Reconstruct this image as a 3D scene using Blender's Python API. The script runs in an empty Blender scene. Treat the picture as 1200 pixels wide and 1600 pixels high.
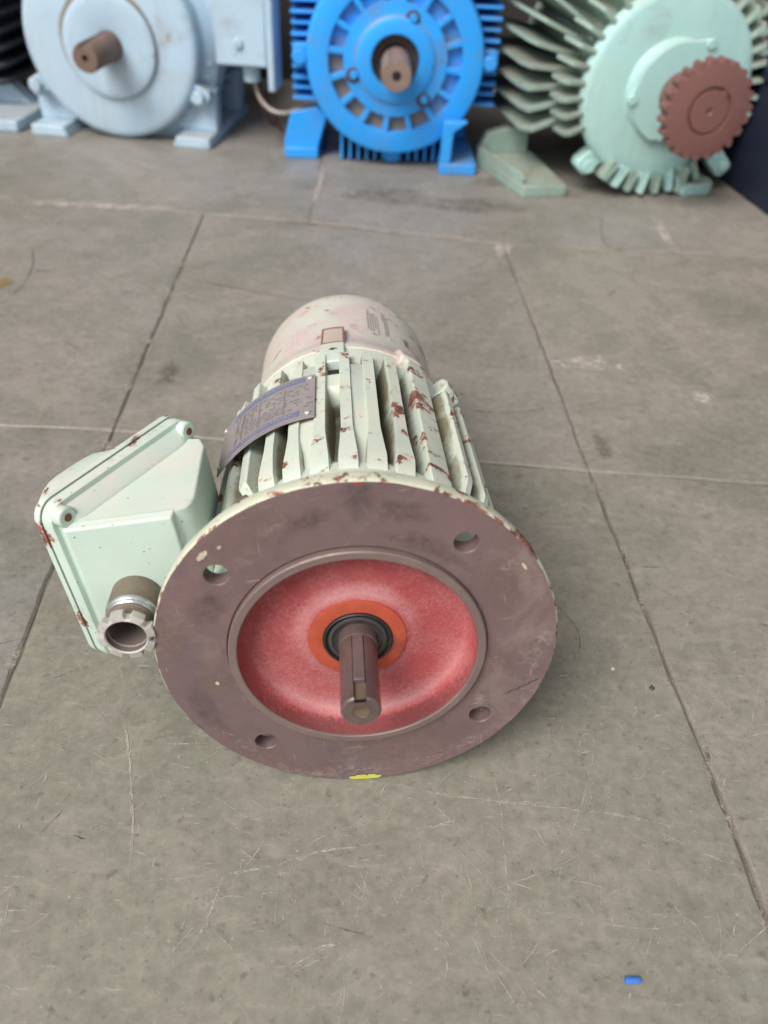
import bpy, bmesh, math, random
from mathutils import Vector, Matrix, noise as mnoise
random.seed(7)
pi = math.pi
C = bpy.context.scene.collection
sc = bpy.context.scene

# ------------------------------------------------------------------ camera
CAM = Vector((0, 0, .4227))
R_ = Vector((.99899665, .02867967, .0343973)); U_ = Vector((-.04478502, .63974291, .76728307)); F_ = Vector((0, .7680537, -.64038544))
cd = bpy.data.cameras.new('camera'); cam = bpy.data.objects.new('camera', cd); C.objects.link(cam)
cd.sensor_fit = 'HORIZONTAL'; cd.sensor_width = 36; cd.lens = 36 * 1309.6 / 1200
cd.clip_start = .01; cd.clip_end = 200
m = Matrix((R_, U_, -F_)).transposed().to_4x4(); m.translation = CAM
cam.matrix_world = m
cd.dof.use_dof = True; cd.dof.focus_distance = .47; cd.dof.aperture_fstop = 8.5
sc.camera = cam

# ------------------------------------------------------------------ light
SUN_EL, SUN_AZ = math.radians(50), math.radians(217)      # azimuth measured clockwise from +y
w = bpy.data.worlds.new('World'); sc.world = w; w.use_nodes = True
nt = w.node_tree; nt.nodes.clear()
sky = nt.nodes.new('ShaderNodeTexSky'); sky.sky_type = 'NISHITA'; sky.sun_disc = False
sky.sun_elevation = SUN_EL; sky.sun_rotation = SUN_AZ; sky.dust_density = 4; sky.air_density = 1; sky.ozone_density = 1
hs = nt.nodes.new('ShaderNodeHueSaturation'); hs.inputs['Saturation'].default_value = .22
bg = nt.nodes.new('ShaderNodeBackground'); bg.inputs['Strength'].default_value = .09
wo = nt.nodes.new('ShaderNodeOutputWorld')
nt.links.new(sky.outputs[0], hs.inputs['Color']); nt.links.new(hs.outputs[0], bg.inputs[0]); nt.links.new(bg.outputs[0], wo.inputs[0])
sd = bpy.data.lights.new('sun', 'SUN'); sd.energy = 2.0; sd.angle = math.radians(32); sd.color = (1, .955, .9)
sun = bpy.data.objects.new('sun', sd); C.objects.link(sun)
tosun = Vector((math.sin(SUN_AZ) * math.cos(SUN_EL), math.cos(SUN_AZ) * math.cos(SUN_EL), math.sin(SUN_EL)))
sun.rotation_euler = tosun.to_track_quat('Z', 'Y').to_euler(); sun.location = tosun * 5
sc.view_settings.view_transform = 'Standard'; sc.view_settings.look = 'None'; sc.view_settings.gamma = 1
sc.view_settings.exposure = .53

# ------------------------------------------------------------------ node helper
class G:
    def __init__(s, name):
        s.m = bpy.data.materials.new(name); s.m.use_nodes = True
        s.t = s.m.node_tree; s.b = s.t.nodes['Principled BSDF']; s.tc = None
    def n(s, typ, **kw):
        nd = s.t.nodes.new('ShaderNode' + typ)
        for k, v in kw.items():
            if k.startswith('_'): setattr(nd, k[1:], v)
            else:
                key = k.replace('0x', ''); key = int(key) if key.isdigit() else key
                s.set(nd.inputs[key], v)
        return nd
    def set(s, inp, v):
        if isinstance(v, bpy.types.NodeSocket): s.t.links.new(v, inp)
        elif isinstance(v, bpy.types.Node): s.t.links.new(v.outputs[0], inp)
        elif isinstance(v, tuple) and len(v) == 3 and inp.type == 'RGBA': inp.default_value = (*v, 1)
        else: inp.default_value = v
    def co(s, scale=(1, 1, 1), kind='Object', rot=(0, 0, 0)):
        if s.tc is None: s.tc = s.t.nodes.new('ShaderNodeTexCoord')
        mp = s.t.nodes.new('ShaderNodeMapping'); s.t.links.new(s.tc.outputs[kind], mp.inputs[0])
        mp.inputs['Scale'].default_value = scale; mp.inputs['Rotation'].default_value = rot
        return mp.outputs[0]
    def noise(s, scale, detail=4, rough=.55, dist=0, stretch=(1, 1, 1), rot=(0, 0, 0)):
        nd = s.n('TexNoise', Vector=s.co(stretch, rot=rot), Scale=scale, Detail=detail, Roughness=rough, Distortion=dist)
        return nd.outputs['Fac']
    def ramp(s, v, a, b, ease='LINEAR', lo=0., hi=1.):
        nd = s.t.nodes.new('ShaderNodeMapRange'); s.set(nd.inputs[0], v)
        nd.inputs[1].default_value = a; nd.inputs[2].default_value = b; nd.inputs[3].default_value = lo; nd.inputs[4].default_value = hi
        if ease == 'SMOOTH': nd.interpolation_type = 'SMOOTHSTEP'
        return nd.outputs[0]
    def math(s, op, a, b=0.):
        nd = s.t.nodes.new('ShaderNodeMath'); nd.operation = op; s.set(nd.inputs[0], a); s.set(nd.inputs[1], b); return nd.outputs[0]
    def mix(s, f, a, b, mode='MIX'):
        nd = s.t.nodes.new('ShaderNodeMix'); nd.data_type = 'RGBA'; nd.blend_type = mode
        s.set(nd.inputs[0], f); s.set(nd.inputs[6], a); s.set(nd.inputs[7], b); return nd.outputs[2]
    def attr(s, name):
        nd = s.t.nodes.new('ShaderNodeAttribute'); nd.attribute_name = name; return nd.outputs['Fac']
    def up(s):
        nd = s.t.nodes.new('ShaderNodeNewGeometry'); sp = s.t.nodes.new('ShaderNodeSeparateXYZ')
        s.t.links.new(nd.outputs['Normal'], sp.inputs[0]); return sp.outputs[2]
    def bump(s, h, strength=.3, dist=.001, prev=None):
        nd = s.n('Bump', Strength=strength, Distance=dist, Height=h)
        if prev is not None: s.set(nd.inputs['Normal'], prev)
        return nd.outputs[0]
    def out(s, color=None, rough=None, metal=None, normal=None, spec=None):
        b = s.b
        if color is not None: s.set(b.inputs['Base Color'], color)
        if rough is not None: s.set(b.inputs['Roughness'], rough)
        if metal is not None: s.set(b.inputs['Metallic'], metal)
        if normal is not None: s.set(b.inputs['Normal'], normal)
        if spec is not None: s.set(b.inputs['Specular IOR Level'], spec)
        return s.m

def paint(name, col, dust_skytone, primer=(.32, .115, .092), chip=.735, scale=60., rough=.42, dust_skytone_amt=.8, grime_shade=(.16, .12, .075), bare=(.075, .05, .04), grime_lvl=.62, alt=None, streak=0., gcol=(.17, .11, .06)):
    g = G(name)
    big = g.noise(scale * .22, 3); fine = g.noise(scale * 8, 3)
    c = g.mix(g.ramp(big, .35, .68), col, tuple(x * .86 for x in col))
    up = g.ramp(g.up(), .15, .85, 'SMOOTH')
    dn = g.ramp(g.noise(scale * .6, 5, .65), .3, .68)
    c = g.mix(g.math('MULTIPLY', g.math('MULTIPLY', up, dust_skytone_amt), dn), c, dust_skytone)  # upward faces: settled dust plus the sky's light painted into the tone
    c = g.mix(g.ramp(g.noise(scale * 1.1, 6, .7, .6), grime_lvl, grime_lvl + .2, hi=.65), c, grime_shade)
    if alt: c = g.mix(g.ramp(g.noise(scale * .42, 5, .62, .8), .42, .6, hi=.9), c, alt)
    if streak:
        st = g.math('MULTIPLY', g.ramp(g.noise(scale * 1.1, 5, .7, .3, (1, 1, .16)), .5, .72), g.ramp(g.noise(scale * .3, 4), .4, .62))
        c = g.mix(g.math('MULTIPLY', st, streak), c, grime_shade)
    wear = g.attr('wear')
    n1 = g.noise(scale, 7, .62, .4); n2 = g.noise(scale * 4.2, 5, .6)
    h = g.math('ADD', g.math('ADD', n1, g.math('MULTIPLY', n2, .16)), g.math('MULTIPLY', wear, .17))
    mask = g.ramp(h, chip + .08, chip + .088)
    bleed = g.ramp(h, chip + .015, chip + .08)
    c = g.mix(g.math('MULTIPLY', bleed, .38), c, (.42, .30, .19))
    edge = g.ramp(h, chip + .062, chip + .08)
    c = g.mix(g.math('MULTIPLY', edge, .4), c, tuple(min(1, x * .55) for x in col))
    inner = g.mix(g.ramp(g.noise(scale * 3, 5), .45, .62), primer, bare)
    c = g.mix(mask, c, inner)
    # pinprick flecks
    fl = g.ramp(g.noise(scale * 5.5, 2, .5), .735, .755)
    c = g.mix(g.math('MULTIPLY', fl, .75), c, bare)
    g2 = g.attr('grime_shade'); gm = g.ramp(g.math('ADD', g2, g.math('MULTIPLY', g.noise(scale * 2.2, 5, .65), .8)), .75, 1.2)
    c = g.mix(gm, c, gcol)
    bh = g.math('ADD', g.math('MULTIPLY', fine, .25), g.math('MULTIPLY', g.noise(scale * 1.6, 4), .8))
    nrm = g.bump(bh, .35, .0006)
    nrm = g.bump(g.math('SUBTRACT', 1., mask), .5, .0003, nrm)
    r = g.math('ADD', rough, g.math('MULTIPLY', mask, .3))
    r = g.math('ADD', r, g.math('MULTIPLY', dn, .12))
    return g.out(c, r, 0., nrm, .45)

MINT = paint('mint_paint', (.60, .69, .60), (.62, .595, .50), scale=75, chip=.70, dust_skytone_amt=.85, gcol=(.235, .215, .145))
MINT_BOX = paint('mint_box_paint', (.58, .71, .62), (.63, .615, .545), scale=70, chip=.735, dust_skytone_amt=.95)
MINT_RIM = paint('mint_rim_paint', (.60, .63, .50), (.60, .57, .44), scale=110, chip=.70, dust_skytone_amt=.5)
COVER = paint('faded_cover_paint', (.60, .49, .45), (.64, .53, .505), scale=60, chip=.665, dust_skytone_amt=.8, primer=(.36, .20, .17), alt=(.575, .585, .50))
PALE = paint('pale_blue_paint', (.44, .60, .74), (.37, .36, .335), primer=(.26, .23, .2), scale=17, chip=.725, rough=.4, dust_skytone_amt=.95, grime_shade=(.29, .28, .27), grime_lvl=.52, alt=(.43, .56, .66), streak=.45, gcol=(.25, .225, .19))
BLUE = paint('bright_blue_paint', (.020, .36, .95), (.19, .21, .25), primer=(.2, .16, .14), scale=22, chip=.745, rough=.4, dust_skytone_amt=.95, grime_shade=(.16, .17, .2), grime_lvl=.52, alt=(.03, .335, .87), streak=.35, gcol=(.22, .19, .16))
AQUA = paint('aqua_mint_paint', (.42, .68, .66), (.37, .37, .30), primer=(.3, .2, .15), scale=19, chip=.75, rough=.42, dust_skytone_amt=.95, grime_shade=(.28, .28, .22), grime_lvl=.54, alt=(.43, .67, .63), streak=.35, gcol=(.22, .19, .16))
AQUAF = paint('dusty_aqua_paint', (.30, .42, .36), (.30, .285, .23), primer=(.3, .2, .15), scale=20, chip=.78, rough=.5, dust_skytone_amt=1., grime_shade=(.2, .18, .13), grime_lvl=.50)
DARK = paint('dark_grey_paint', (.035, .042, .055), (.16, .165, .17), primer=(.1, .09, .08), scale=18, chip=.80, rough=.4, dust_skytone_amt=.6, grime_shade=(.05, .045, .04))
NAVY = paint('navy_paint', (.012, .017, .038), (.05, .055, .075), primer=(.05, .05, .05), scale=22, chip=.85, rough=.55, dust_skytone_amt=.7, grime_shade=(.03, .03, .035))

def metal(name, a, b, metalness=.35, rough=.5, scale=40., spots=(.09, .06, .05), spot_lvl=.62, scr=.0, rot=(0, 0, 0), blue=None, bumpd=.0003, grain=False):
    g = G(name)
    c = g.mix(g.ramp(g.noise(scale * .5, 5, .6, .3), .33, .68), a, b)
    c = g.mix(g.ramp(g.noise(scale * 9, 4, .7), .35, .75, hi=.55), c, tuple(x * .72 for x in a))
    if blue: c = g.mix(g.ramp(g.noise(scale * .35, 4, .6, .8), .52, .72, hi=.75), c, blue)
    c = g.mix(g.ramp(g.noise(scale * 2.2, 6, .7), spot_lvl, spot_lvl + .18, hi=.75), c, spots)
    h = g.noise(scale * 12, 4, .6)
    if grain: c = g.mix(g.ramp(g.noise(scale * 26, 4, .75), .35, .68, hi=.6), c, tuple(x * .62 for x in a))
    if grain: c = g.mix(g.ramp(g.noise(scale * .7, 5, .68, 1.2), .54, .7, hi=.55), c, (.30, .225, .20))
    if scr:
        s1 = g.ramp(g.noise(scale * 3.0, 2, .5, .15, (1, 1, 14), (0, .5, 0)), .66, .72)
        s2 = g.ramp(g.noise(scale * 2.4, 2, .5, .15, (16, 1, 1), (0, .35, 0)), .67, .73)
        s3 = g.ramp(g.noise(scale * .9, 3), .45, .6)
        ss = g.math('MULTIPLY', g.math('MAXIMUM', s1, s2), s3)
        c = g.mix(g.math('MULTIPLY', ss, scr), c, (.42, .35, .33))
    wr = g.attr('wear')
    c = g.mix(g.ramp(g.math('ADD', wr, g.math('MULTIPLY', g.noise(scale * 6, 5, .65), .9)), 1.0, 1.35, hi=.8), c, (.34, .27, .24))
    return g.out(c, g.ramp(g.noise(scale * 3, 4), .3, .7, lo=rough - .1, hi=rough + .12), metalness, g.bump(h, .3, bumpd))

FLANGE = metal('patinated_flange_steel', (.238, .158, .154), (.152, .099, .098), .10, .5, 26, spots=(.10, .066, .068), spot_lvl=.55, scr=.75, blue=(.150, .128, .142), grain=True)
SPIGOT = metal('spigot_steel', (.25, .185, .165), (.19, .135, .13), .25, .45, 60, spots=(.11, .08, .07), scr=.2)
SHAFT = metal('shaft_steel', (.215, .155, .145), (.135, .098, .094), .45, .34, 90, spots=(.05, .035, .03), spot_lvl=.58)
KEYM = metal('key_steel', (.22, .175, .17), (.15, .12, .12), .4, .42, 90, spots=(.07, .05, .045))
SANDY = metal('dirt_filled', (.165, .115, .078), (.11, .077, .052), 0, .85, 110, spots=(.07, .045, .03), spot_lvl=.55)
RUST = metal('brown_rust', (.17, .105, .085), (.23, .165, .14), .1, .75, 30, spots=(.07, .045, .035))
RUSTSCREW = metal('rusty_screw', (.20, .085, .03), (.12, .06, .03), .1, .7, 200, spots=(.04, .025, .02))
SPROCKET = metal('sprocket_red_oxide', (.215, .095, .085), (.185, .088, .08), 0, .6, 22, spots=(.12, .06, .055), spot_lvl=.68)
GALV = metal('galvanised_pipe', (.25, .205, .155), (.17, .135, .1), .35, .55, 120, spots=(.10, .08, .06), spot_lvl=.6, bumpd=.0006)
GALVRING = metal('speckled_lock_ring', (.62, .59, .55), (.48, .45, .41), .3, .6, 260, spots=(.14, .12, .11), spot_lvl=.56, bumpd=.001)
SHINY = metal('bright_zinc', (.6, .6, .62), (.5, .5, .53), .85, .25, 80, spots=(.25, .22, .2), spot_lvl=.7)
RUBBER = metal('black_rubber_seal', (.018, .018, .019), (.03, .028, .027), 0, .42, 120, spots=(.05, .045, .04), spot_lvl=.66)
SEALD = metal('seal_inner_disc', (.05, .047, .047), (.08, .07, .065), .2, .42, 140, spots=(.13, .10, .085), spot_lvl=.62)
PLATE = metal('nameplate_aluminium', (.36, .325, .315), (.28, .25, .25), .1, .5, 120, spots=(.47, .36, .32), spot_lvl=.6)
PLATEBLUE = metal('nameplate_blue_enamel', (.18, .195, .31), (.24, .24, .31), .1, .5, 160, spots=(.4, .36, .36), spot_lvl=.6)
RIVET = metal('rivet_aluminium', (.72, .68, .64), (.6, .56, .52), .5, .35, 200)
BLACKGAP = metal('black_gasket', (.02, .02, .018), (.035, .03, .026), 0, .8, 100)
INK = metal('grey_ink', (.24, .215, .22), (.32, .28, .28), 0, .8, 300, spots=(.4, .35, .33), spot_lvl=.5)
TXTL = metal('raised_lettering', (.36, .34, .42), (.45, .4, .42), .1, .5, 200)
WIREW = metal('grey_cable', (.40, .36, .31), (.3, .27, .23), 0, .5, 60)
WIRER = metal('dark_red_wire', (.10, .022, .02), (.08, .02, .018), 0, .5, 60)
BLUEP = metal('blue_plastic', (.05, .19, .62), (.045, .16, .55), 0, .3, 300, spots=(.09, .25, .66), spot_lvl=.7)
WHITEC = metal('white_flake', (.62, .60, .55), (.5, .48, .44), 0, .8, 400)
GRITM = metal('dark_grit', (.06, .06, .05), (.04, .04, .035), 0, .7, 400)
YELLOW = metal('yellow_paint_dab', (.62, .62, .10), (.52, .52, .08), 0, .55, 150, spots=(.3, .27, .08), spot_lvl=.62)
REDDAB = metal('red_paint_dab', (.55, .05, .03), (.45, .05, .03), 0, .5, 200)
CHIPW = metal('pale_paint_dab', (.62, .52, .42), (.55, .44, .36), 0, .6, 260, spots=(.4, .2, .1), spot_lvl=.6)
BLACK = metal('dark_hole', (.012, .010, .009), (.02, .016, .014), 0, .9, 50)

def red_face():
    g = G('red_primer_face')
    c = g.mix(g.ramp(g.noise(28, 5, .6, .4), .36, .66), (.38, .075, .078), (.43, .115, .118))
    dust = g.attr('wear')
    spk = g.noise(620, 4, .7)
    c = g.mix(g.ramp(g.math('ADD', spk, g.math('MULTIPLY', g.noise(60, 4), .55)), .74, 1.02, hi=.55), c, (.50, .20, .205))
    c = g.mix(g.ramp(g.math('ADD', g.math('MULTIPLY', dust, .9), g.math('MULTIPLY', g.math('ADD', spk, g.noise(45, 4)), .5)), .70, 1.35, hi=.75), c, (.57, .31, .31))
    c = g.mix(g.ramp(g.math('ADD', g.attr('grime_shade'), g.math('MULTIPLY', g.noise(380, 4, .7), .9)), .95, 1.25, hi=.75), c, (.17, .06, .06))
    c = g.mix(g.ramp(g.noise(430, 3, .6), .64, .74, hi=.5), c, (.2, .04, .045))
    return g.out(c, .85, 0., g.bump(g.math('ADD', g.noise(700, 5, .7), g.math('MULTIPLY', g.noise(130, 4), .7)), .7, .0008), .15)
REDF = red_face()
def orange():
    g = G('orange_primer_ring')
    c = g.mix(g.ramp(g.noise(90, 4), .35, .65), (.46, .083, .042), (.38, .07, .037))
    c = g.mix(g.ramp(g.math('ADD', g.attr('grime_shade'), g.math('MULTIPLY', g.noise(120, 5, .65), .6)), .7, 1.15, hi=.9), c, (.05, .035, .03))
    return g.out(c, .62, 0., g.bump(g.noise(500, 4), .4, .0004), .35)
ORANGE = orange()

def stone():
    g = G('kota_stone')
    oi = g.t.nodes.new('ShaderNodeObjectInfo')
    base = g.mix(g.ramp(g.noise(4.5, 5, .6, .5), .34, .68), (.275, .245, .195), (.225, .215, .165))
    base = g.mix(g.ramp(g.noise(2.2, 4, .6, .3, (1, 1, 1)), .45, .72, hi=.8), base, (.295, .235, .195))
    base = g.mix(.72, base, oi.outputs['Color'])
    base = g.mix(g.ramp(g.noise(5.5, 6, .66, .9), .42, .62, hi=.75), base, (.315, .272, .242))
    base = g.mix(g.ramp(g.noise(4.2, 6, .68, 1.1, (1, 1.3, 1)), .45, .64, hi=.75), base, (.165, .168, .135))
    base = g.mix(g.ramp(g.noise(34, 5, .68, .3), .34, .70), base, g.mix(.5, base, (.16, .145, .115)))
    base = g.mix(g.ramp(g.noise(26, 4, .6, .3, (1, 3.2, 1), (0, 0, .3)), .56, .74, hi=.5), base, (.36, .325, .275))
    base = g.mix(g.ramp(g.noise(130, 5, .72), .36, .66), g.mix(.27, base, (.10, .092, .075)), g.mix(.10, base, (.5, .46, .39)))
    base = g.mix(g.ramp(g.noise(230, 4, .72), .60, .70, hi=.7), base, (.095, .087, .068))
    base = g.mix(g.ramp(g.noise(95, 4, .7), .60, .70, hi=.7), base, (.115, .104, .08))
    base = g.mix(g.ramp(g.noise(300, 3, .7), .64, .75, hi=.65), base, (.46, .42, .36))
    base = g.mix(g.ramp(g.noise(75, 2, .5, .3, (1, 9, 1), (0, 0, .9)), .69, .73, hi=.4), base, (.43, .40, .345))
    base = g.mix(g.ramp(g.noise(70, 2, .5, .3, (10, 1, 1), (0, 0, .35)), .70, .74, hi=.35), base, (.43, .40, .345))
    base = g.mix(g.ramp(g.noise(7, 5, .65, 1.2), .6, .8, hi=.45), base, (.135, .12, .098))
    edge = g.attr('wear')
    base = g.mix(g.ramp(g.math('ADD', edge, g.math('MULTIPLY', g.noise(55, 5, .7), 1.4)), 1.5, 2.05, hi=.45), base, (.37, .32, .265))
    base = g.mix(g.ramp(g.attr('grime_shade'), .25, .8, hi=.6), base, (.15, .125, .10))
    h = g.math('ADD', g.math('MULTIPLY', g.noise(30, 4), .6), g.math('MULTIPLY', g.noise(260, 5, .7), .35))
    return g.out(base, g.ramp(g.noise(11, 4), .3, .7, lo=.42, hi=.62), 0., g.bump(h, .35, .0012), .4)
STONE = stone()
def mortar():
    g = G('dusty_mortar')
    c = g.mix(g.ramp(g.noise(26, 5, .7), .40, .62), (.13, .108, .086), (.225, .192, .158))
    c = g.mix(g.ramp(g.noise(240, 4, .7), .55, .7), c, (.10, .078, .06))
    return g.out(c, .9, 0., g.bump(g.noise(300, 5, .7), .8, .002))
MORTAR = mortar()
def marks(name, col, lo, hi, amt, sc1=240.):
    g = G(name)
    tr = g.n('BsdfTransparent'); mx = g.t.nodes.new('ShaderNodeMixShader')
    a = g.math('MULTIPLY', g.ramp(g.math('ADD', g.math('MULTIPLY', g.noise(sc1, 4, .7), .6), g.math('MULTIPLY', g.noise(60, 3), .4)), lo, hi), amt)
    a = g.math('MULTIPLY', a, g.attr('wear'))
    g.set(mx.inputs[0], a); g.set(mx.inputs[1], tr); g.set(mx.inputs[2], g.b.outputs[0])
    g.t.links.new(mx.outputs[0], g.t.nodes['Material Output'].inputs[0])
    return g.out(col, .85)
SCR = marks('scratch_dust', (.48, .44, .38), .41, .60, .78)
STAINP = marks('pale_residue', (.52, .46, .41), .42, .56, .85)
JOINTD = marks('joint_rubble', (.37, .325, .27), .42, .58, .8, 320)
STAINY = marks('yellow_stain', (.30, .19, .06), .3, .6, .75)
STAING = marks('green_stone_patch', (.165, .172, .118), .36, .62, .5, 140)
STAINB = marks('brown_stain', (.09, .065, .045), .40, .66, .5)
def wallm():
    g = G('shade_toned_wall')
    c = g.mix(g.noise(3, 5), (.022, .019, .017), (.036, .031, .028))  # near-black tone puts the shade behind the motors into the wall colour
    return g.out(c, .9, 0., g.bump(g.noise(40, 5), .5, .004))
WALL = wallm()

# ------------------------------------------------------------------ mesh helpers
def newbm():
    bm = bmesh.new(); bm.verts.layers.float.new('wear'); bm.verts.layers.float.new('grime_shade'); return bm
def V(bm, co, wear=0., grime_shade=0.):
    v = bm.verts.new(co)
    if wear: v[bm.verts.layers.float['wear']] = wear
    if grime_shade: v[bm.verts.layers.float['grime_shade']] = grime_shade
    return v
def Fc(bm, vs):
    try: return bm.faces.new(vs)
    except ValueError: return None
def todata(name, bm, mat, sharp=38, flat=False):
    bmesh.ops.recalc_face_normals(bm, faces=bm.faces[:])
    me = bpy.data.meshes.new(name); bm.to_mesh(me); bm.free()
    me.materials.append(mat)
    if not flat:
        for p in me.polygons: p.use_smooth = True
        me.set_sharp_from_angle(angle=math.radians(sharp))
    return me
def mk(name, bm, mat, parent=None, loc=None, bev=0, seg=2, sharp=38, kind=None, label=None, flat=False):
    me = bm if isinstance(bm, bpy.types.Mesh) else todata(name, bm, mat, sharp, flat)
    o = bpy.data.objects.new(name, me); C.objects.link(o)
    if parent is not None:
        o.parent = parent
        if loc is None: loc = parent.get('_off', None)
    if loc is not None: o.location = loc
    if bev:
        b = o.modifiers.new('bevel', 'BEVEL'); b.width = bev; b.segments = seg; b.limit_method = 'ANGLE'; b.angle_limit = math.radians(38)
    if kind: o['kind'] = kind
    if label: o['label'] = label
    return o
def thing(name, label, cat, loc, rotz=0., group=None):
    o = bpy.data.objects.new(name, None); C.objects.link(o); o.location = loc; o.rotation_euler = (0, 0, rotz)
    o.empty_display_size = .05; o['label'] = label; o['category'] = cat
    if group: o['group'] = group
    return o
def P(r, s, th):  # polar point about the Y axis, th from +Z towards +X (radians)
    return Vector((r * math.sin(th), s, r * math.cos(th)))
def lathe(prof, n=96, a0=0., a1=2 * pi, bm=None, cx=0., cz=0., cap0=False, cap1=False, jit=None):
    """prof: list of (r, s[, wear[, grime]]) revolved about the Y axis"""
    bm = bm or newbm(); full = abs(a1 - a0 - 2 * pi) < 1e-6
    cols = n if full else n + 1; rings = []
    for q in prof:
        r, s = q[0], q[1]; wv = q[2] if len(q) > 2 else 0; gv = q[3] if len(q) > 3 else 0
        row = []
        for k in range(cols):
            th = a0 + (a1 - a0) * k / n
            rr = r + (jit(th, r, s) if jit else 0)
            p = P(rr, s, th); row.append(V(bm, (p.x + cx, p.y, p.z + cz), wv, gv))
        rings.append(row)
    for i in range(len(rings) - 1):
        for k in range(n):
            j = (k + 1) % cols if full else k + 1
            Fc(bm, (rings[i][k], rings[i][j], rings[i + 1][j], rings[i + 1][k]))
    if cap0: Fc(bm, rings[0])
    if cap1: Fc(bm, rings[-1][::-1])
    return bm
def sector(t0, t1, front, bm=None, n=4, rroot=.0555):
    """block between angles; front = [(s, r, wear)] outer outline from the front to the back"""
    bm = bm or newbm(); top = []; bot = []
    for s, r, wv in front:
        top.append([V(bm, P(r, s, t0 + (t1 - t0) * k / n), wv) for k in range(n + 1)])
        bot.append([V(bm, P(min(rroot, r - .001), s, t0 + (t1 - t0) * k / n), 0, 1.3) for k in range(n + 1)])  # block roots: soiling and recess shade painted together
    L = len(front)
    for i in range(L - 1):
        for k in range(n):
            Fc(bm, (top[i][k], top[i][k + 1], top[i + 1][k + 1], top[i + 1][k]))
        Fc(bm, (top[i][0], top[i + 1][0], bot[i + 1][0], bot[i][0])); Fc(bm, (top[i][n], bot[i][n], bot[i + 1][n], top[i + 1][n]))
    for i in (0, L - 1):
        for k in range(n): Fc(bm, (top[i][k], bot[i][k], bot[i][k + 1], top[i][k + 1]))
    return bm
def finmesh(path, th, rroot, ttop=.0050, tbase=.0098, bm=None, lean=0., dirt_shade=0., flare=0.):
    """radial fin; path = [(s, r, wear)] crest"""
    bm = bm or newbm(); e = Vector((math.sin(th), 0, math.cos(th))); t = Vector((math.cos(th), 0, -math.sin(th)))
    rows = []; tt0, tb0 = ttop, tbase
    for s, r, wv in path:
        rb = min(rroot, r - .001); rm = max(r - .0042, rb + (r - rb) * .5)
        c = e * r + Vector((0, s, 0)); md = e * rm + Vector((0, s, 0)); b = e * rb + Vector((0, s, 0))
        hd = 0. if dirt_shade == 0 else dirt_shade * (.8 + .4 * mnoise.noise(Vector((s * 45, th * 3, 1.7))))  # fin flanks: olive soiling plus groove shade put into the colour
        fl = flare * (1 - sstep(.058, .092, s)) if flare else 0.
        ttop_, tbase_ = tt0 * (1 + .55 * fl), tb0 * (1 + 1.0 * fl)
        ttop, tbase = ttop_, tbase_
        tm = ttop + (tbase - ttop) * (r - rm) / max(1e-6, r - rb)
        rows.append((V(bm, c - t * ttop / 2, wv), V(bm, c + t * ttop / 2, wv), V(bm, md + t * tm / 2, wv * .15, hd * .52), V(bm, b + t * tbase / 2, 0, hd), V(bm, b - t * tbase / 2, 0, hd), V(bm, md - t * tm / 2, wv * .15, hd * .52)))
    for a, b in zip(rows, rows[1:]):
        for k in range(6):
            if k != 3: Fc(bm, (a[k], a[(k + 1) % 6], b[(k + 1) % 6], b[k]))
    Fc(bm, rows[0]); Fc(bm, rows[-1][::-1])
    return bm
def box(bm, lo, hi, wear=0.):
    x0, y0, z0 = lo; x1, y1, z1 = hi
    v = [V(bm, p, wear) for p in ((x0, y0, z0), (x1, y0, z0), (x1, y1, z0), (x0, y1, z0), (x0, y0, z1), (x1, y0, z1), (x1, y1, z1), (x0, y1, z1))]
    for f in ((0, 3, 2, 1), (4, 5, 6, 7), (0, 1, 5, 4), (1, 2, 6, 5), (2, 3, 7, 6), (3, 0, 4, 7)): Fc(bm, [v[i] for i in f])
    return bm
def prism(bm, pts, ax, h0, h1, wear=0.):
    """extrude polygon pts (2D) along axis ax ('x','y','z') from h0 to h1"""
    def mp(p, h): return {'x': (h, p[0], p[1]), 'y': (p[0], h, p[1]), 'z': (p[0], p[1], h)}[ax]
    a = [V(bm, mp(p, h0), wear) for p in pts]; b = [V(bm, mp(p, h1), wear) for p in pts]
    n = len(pts)
    for k in range(n): Fc(bm, (a[k], a[(k + 1) % n], b[(k + 1) % n], b[k]))
    Fc(bm, a[::-1]); Fc(bm, b)
    return bm
def disc_mesh(r, s0, s1, cx=0., cz=0., n=24, ch=0.):
    pr = [(0.00001, s0), (r - ch, s0), (r, s0 + ch), (r, s1), (0.00001, s1)]
    return lathe(pr, n, cx=cx, cz=cz)
def hexbolt(bm, c, r, s0, s1, rot=0.):
    pts = [(c[0] + r * math.cos(rot + k * pi / 3), c[1] + r * math.sin(rot + k * pi / 3)) for k in range(6)]
    return prism(bm, pts, 'y', s0, s1)
def tube(pts, r, n=10):
    bm = newbm(); pts = [Vector(p) for p in pts]; rows = []
    for i, p in enumerate(pts):
        d = (pts[min(i + 1, len(pts) - 1)] - pts[max(i - 1, 0)]).normalized()
        a = d.orthogonal().normalized() if i == 0 else (a - d * a.dot(d)).normalized(); b = d.cross(a)
        rows.append([V(bm, p + r * (math.cos(2 * pi * k / n) * a + math.sin(2 * pi * k / n) * b)) for k in range(n)])
    for x, y in zip(rows, rows[1:]):
        for k in range(n): Fc(bm, (x[k], x[(k + 1) % n], y[(k + 1) % n], y[k]))
    Fc(bm, rows[0]); Fc(bm, rows[-1]); return bm
def spline(p, n=8):
    p = [Vector(q) for q in p]; out = []
    for i in range(len(p) - 1):
        a = p[max(i - 1, 0)]; b = p[i]; c = p[i + 1]; d = p[min(i + 2, len(p) - 1)]
        for k in range(n):
            t = k / n
            out.append(.5 * ((2 * b) + (c - a) * t + (2 * a - 5 * b + 4 * c - d) * t * t + (3 * b - a - 3 * c + d) * t ** 3))
    return out + [p[-1]]
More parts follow.
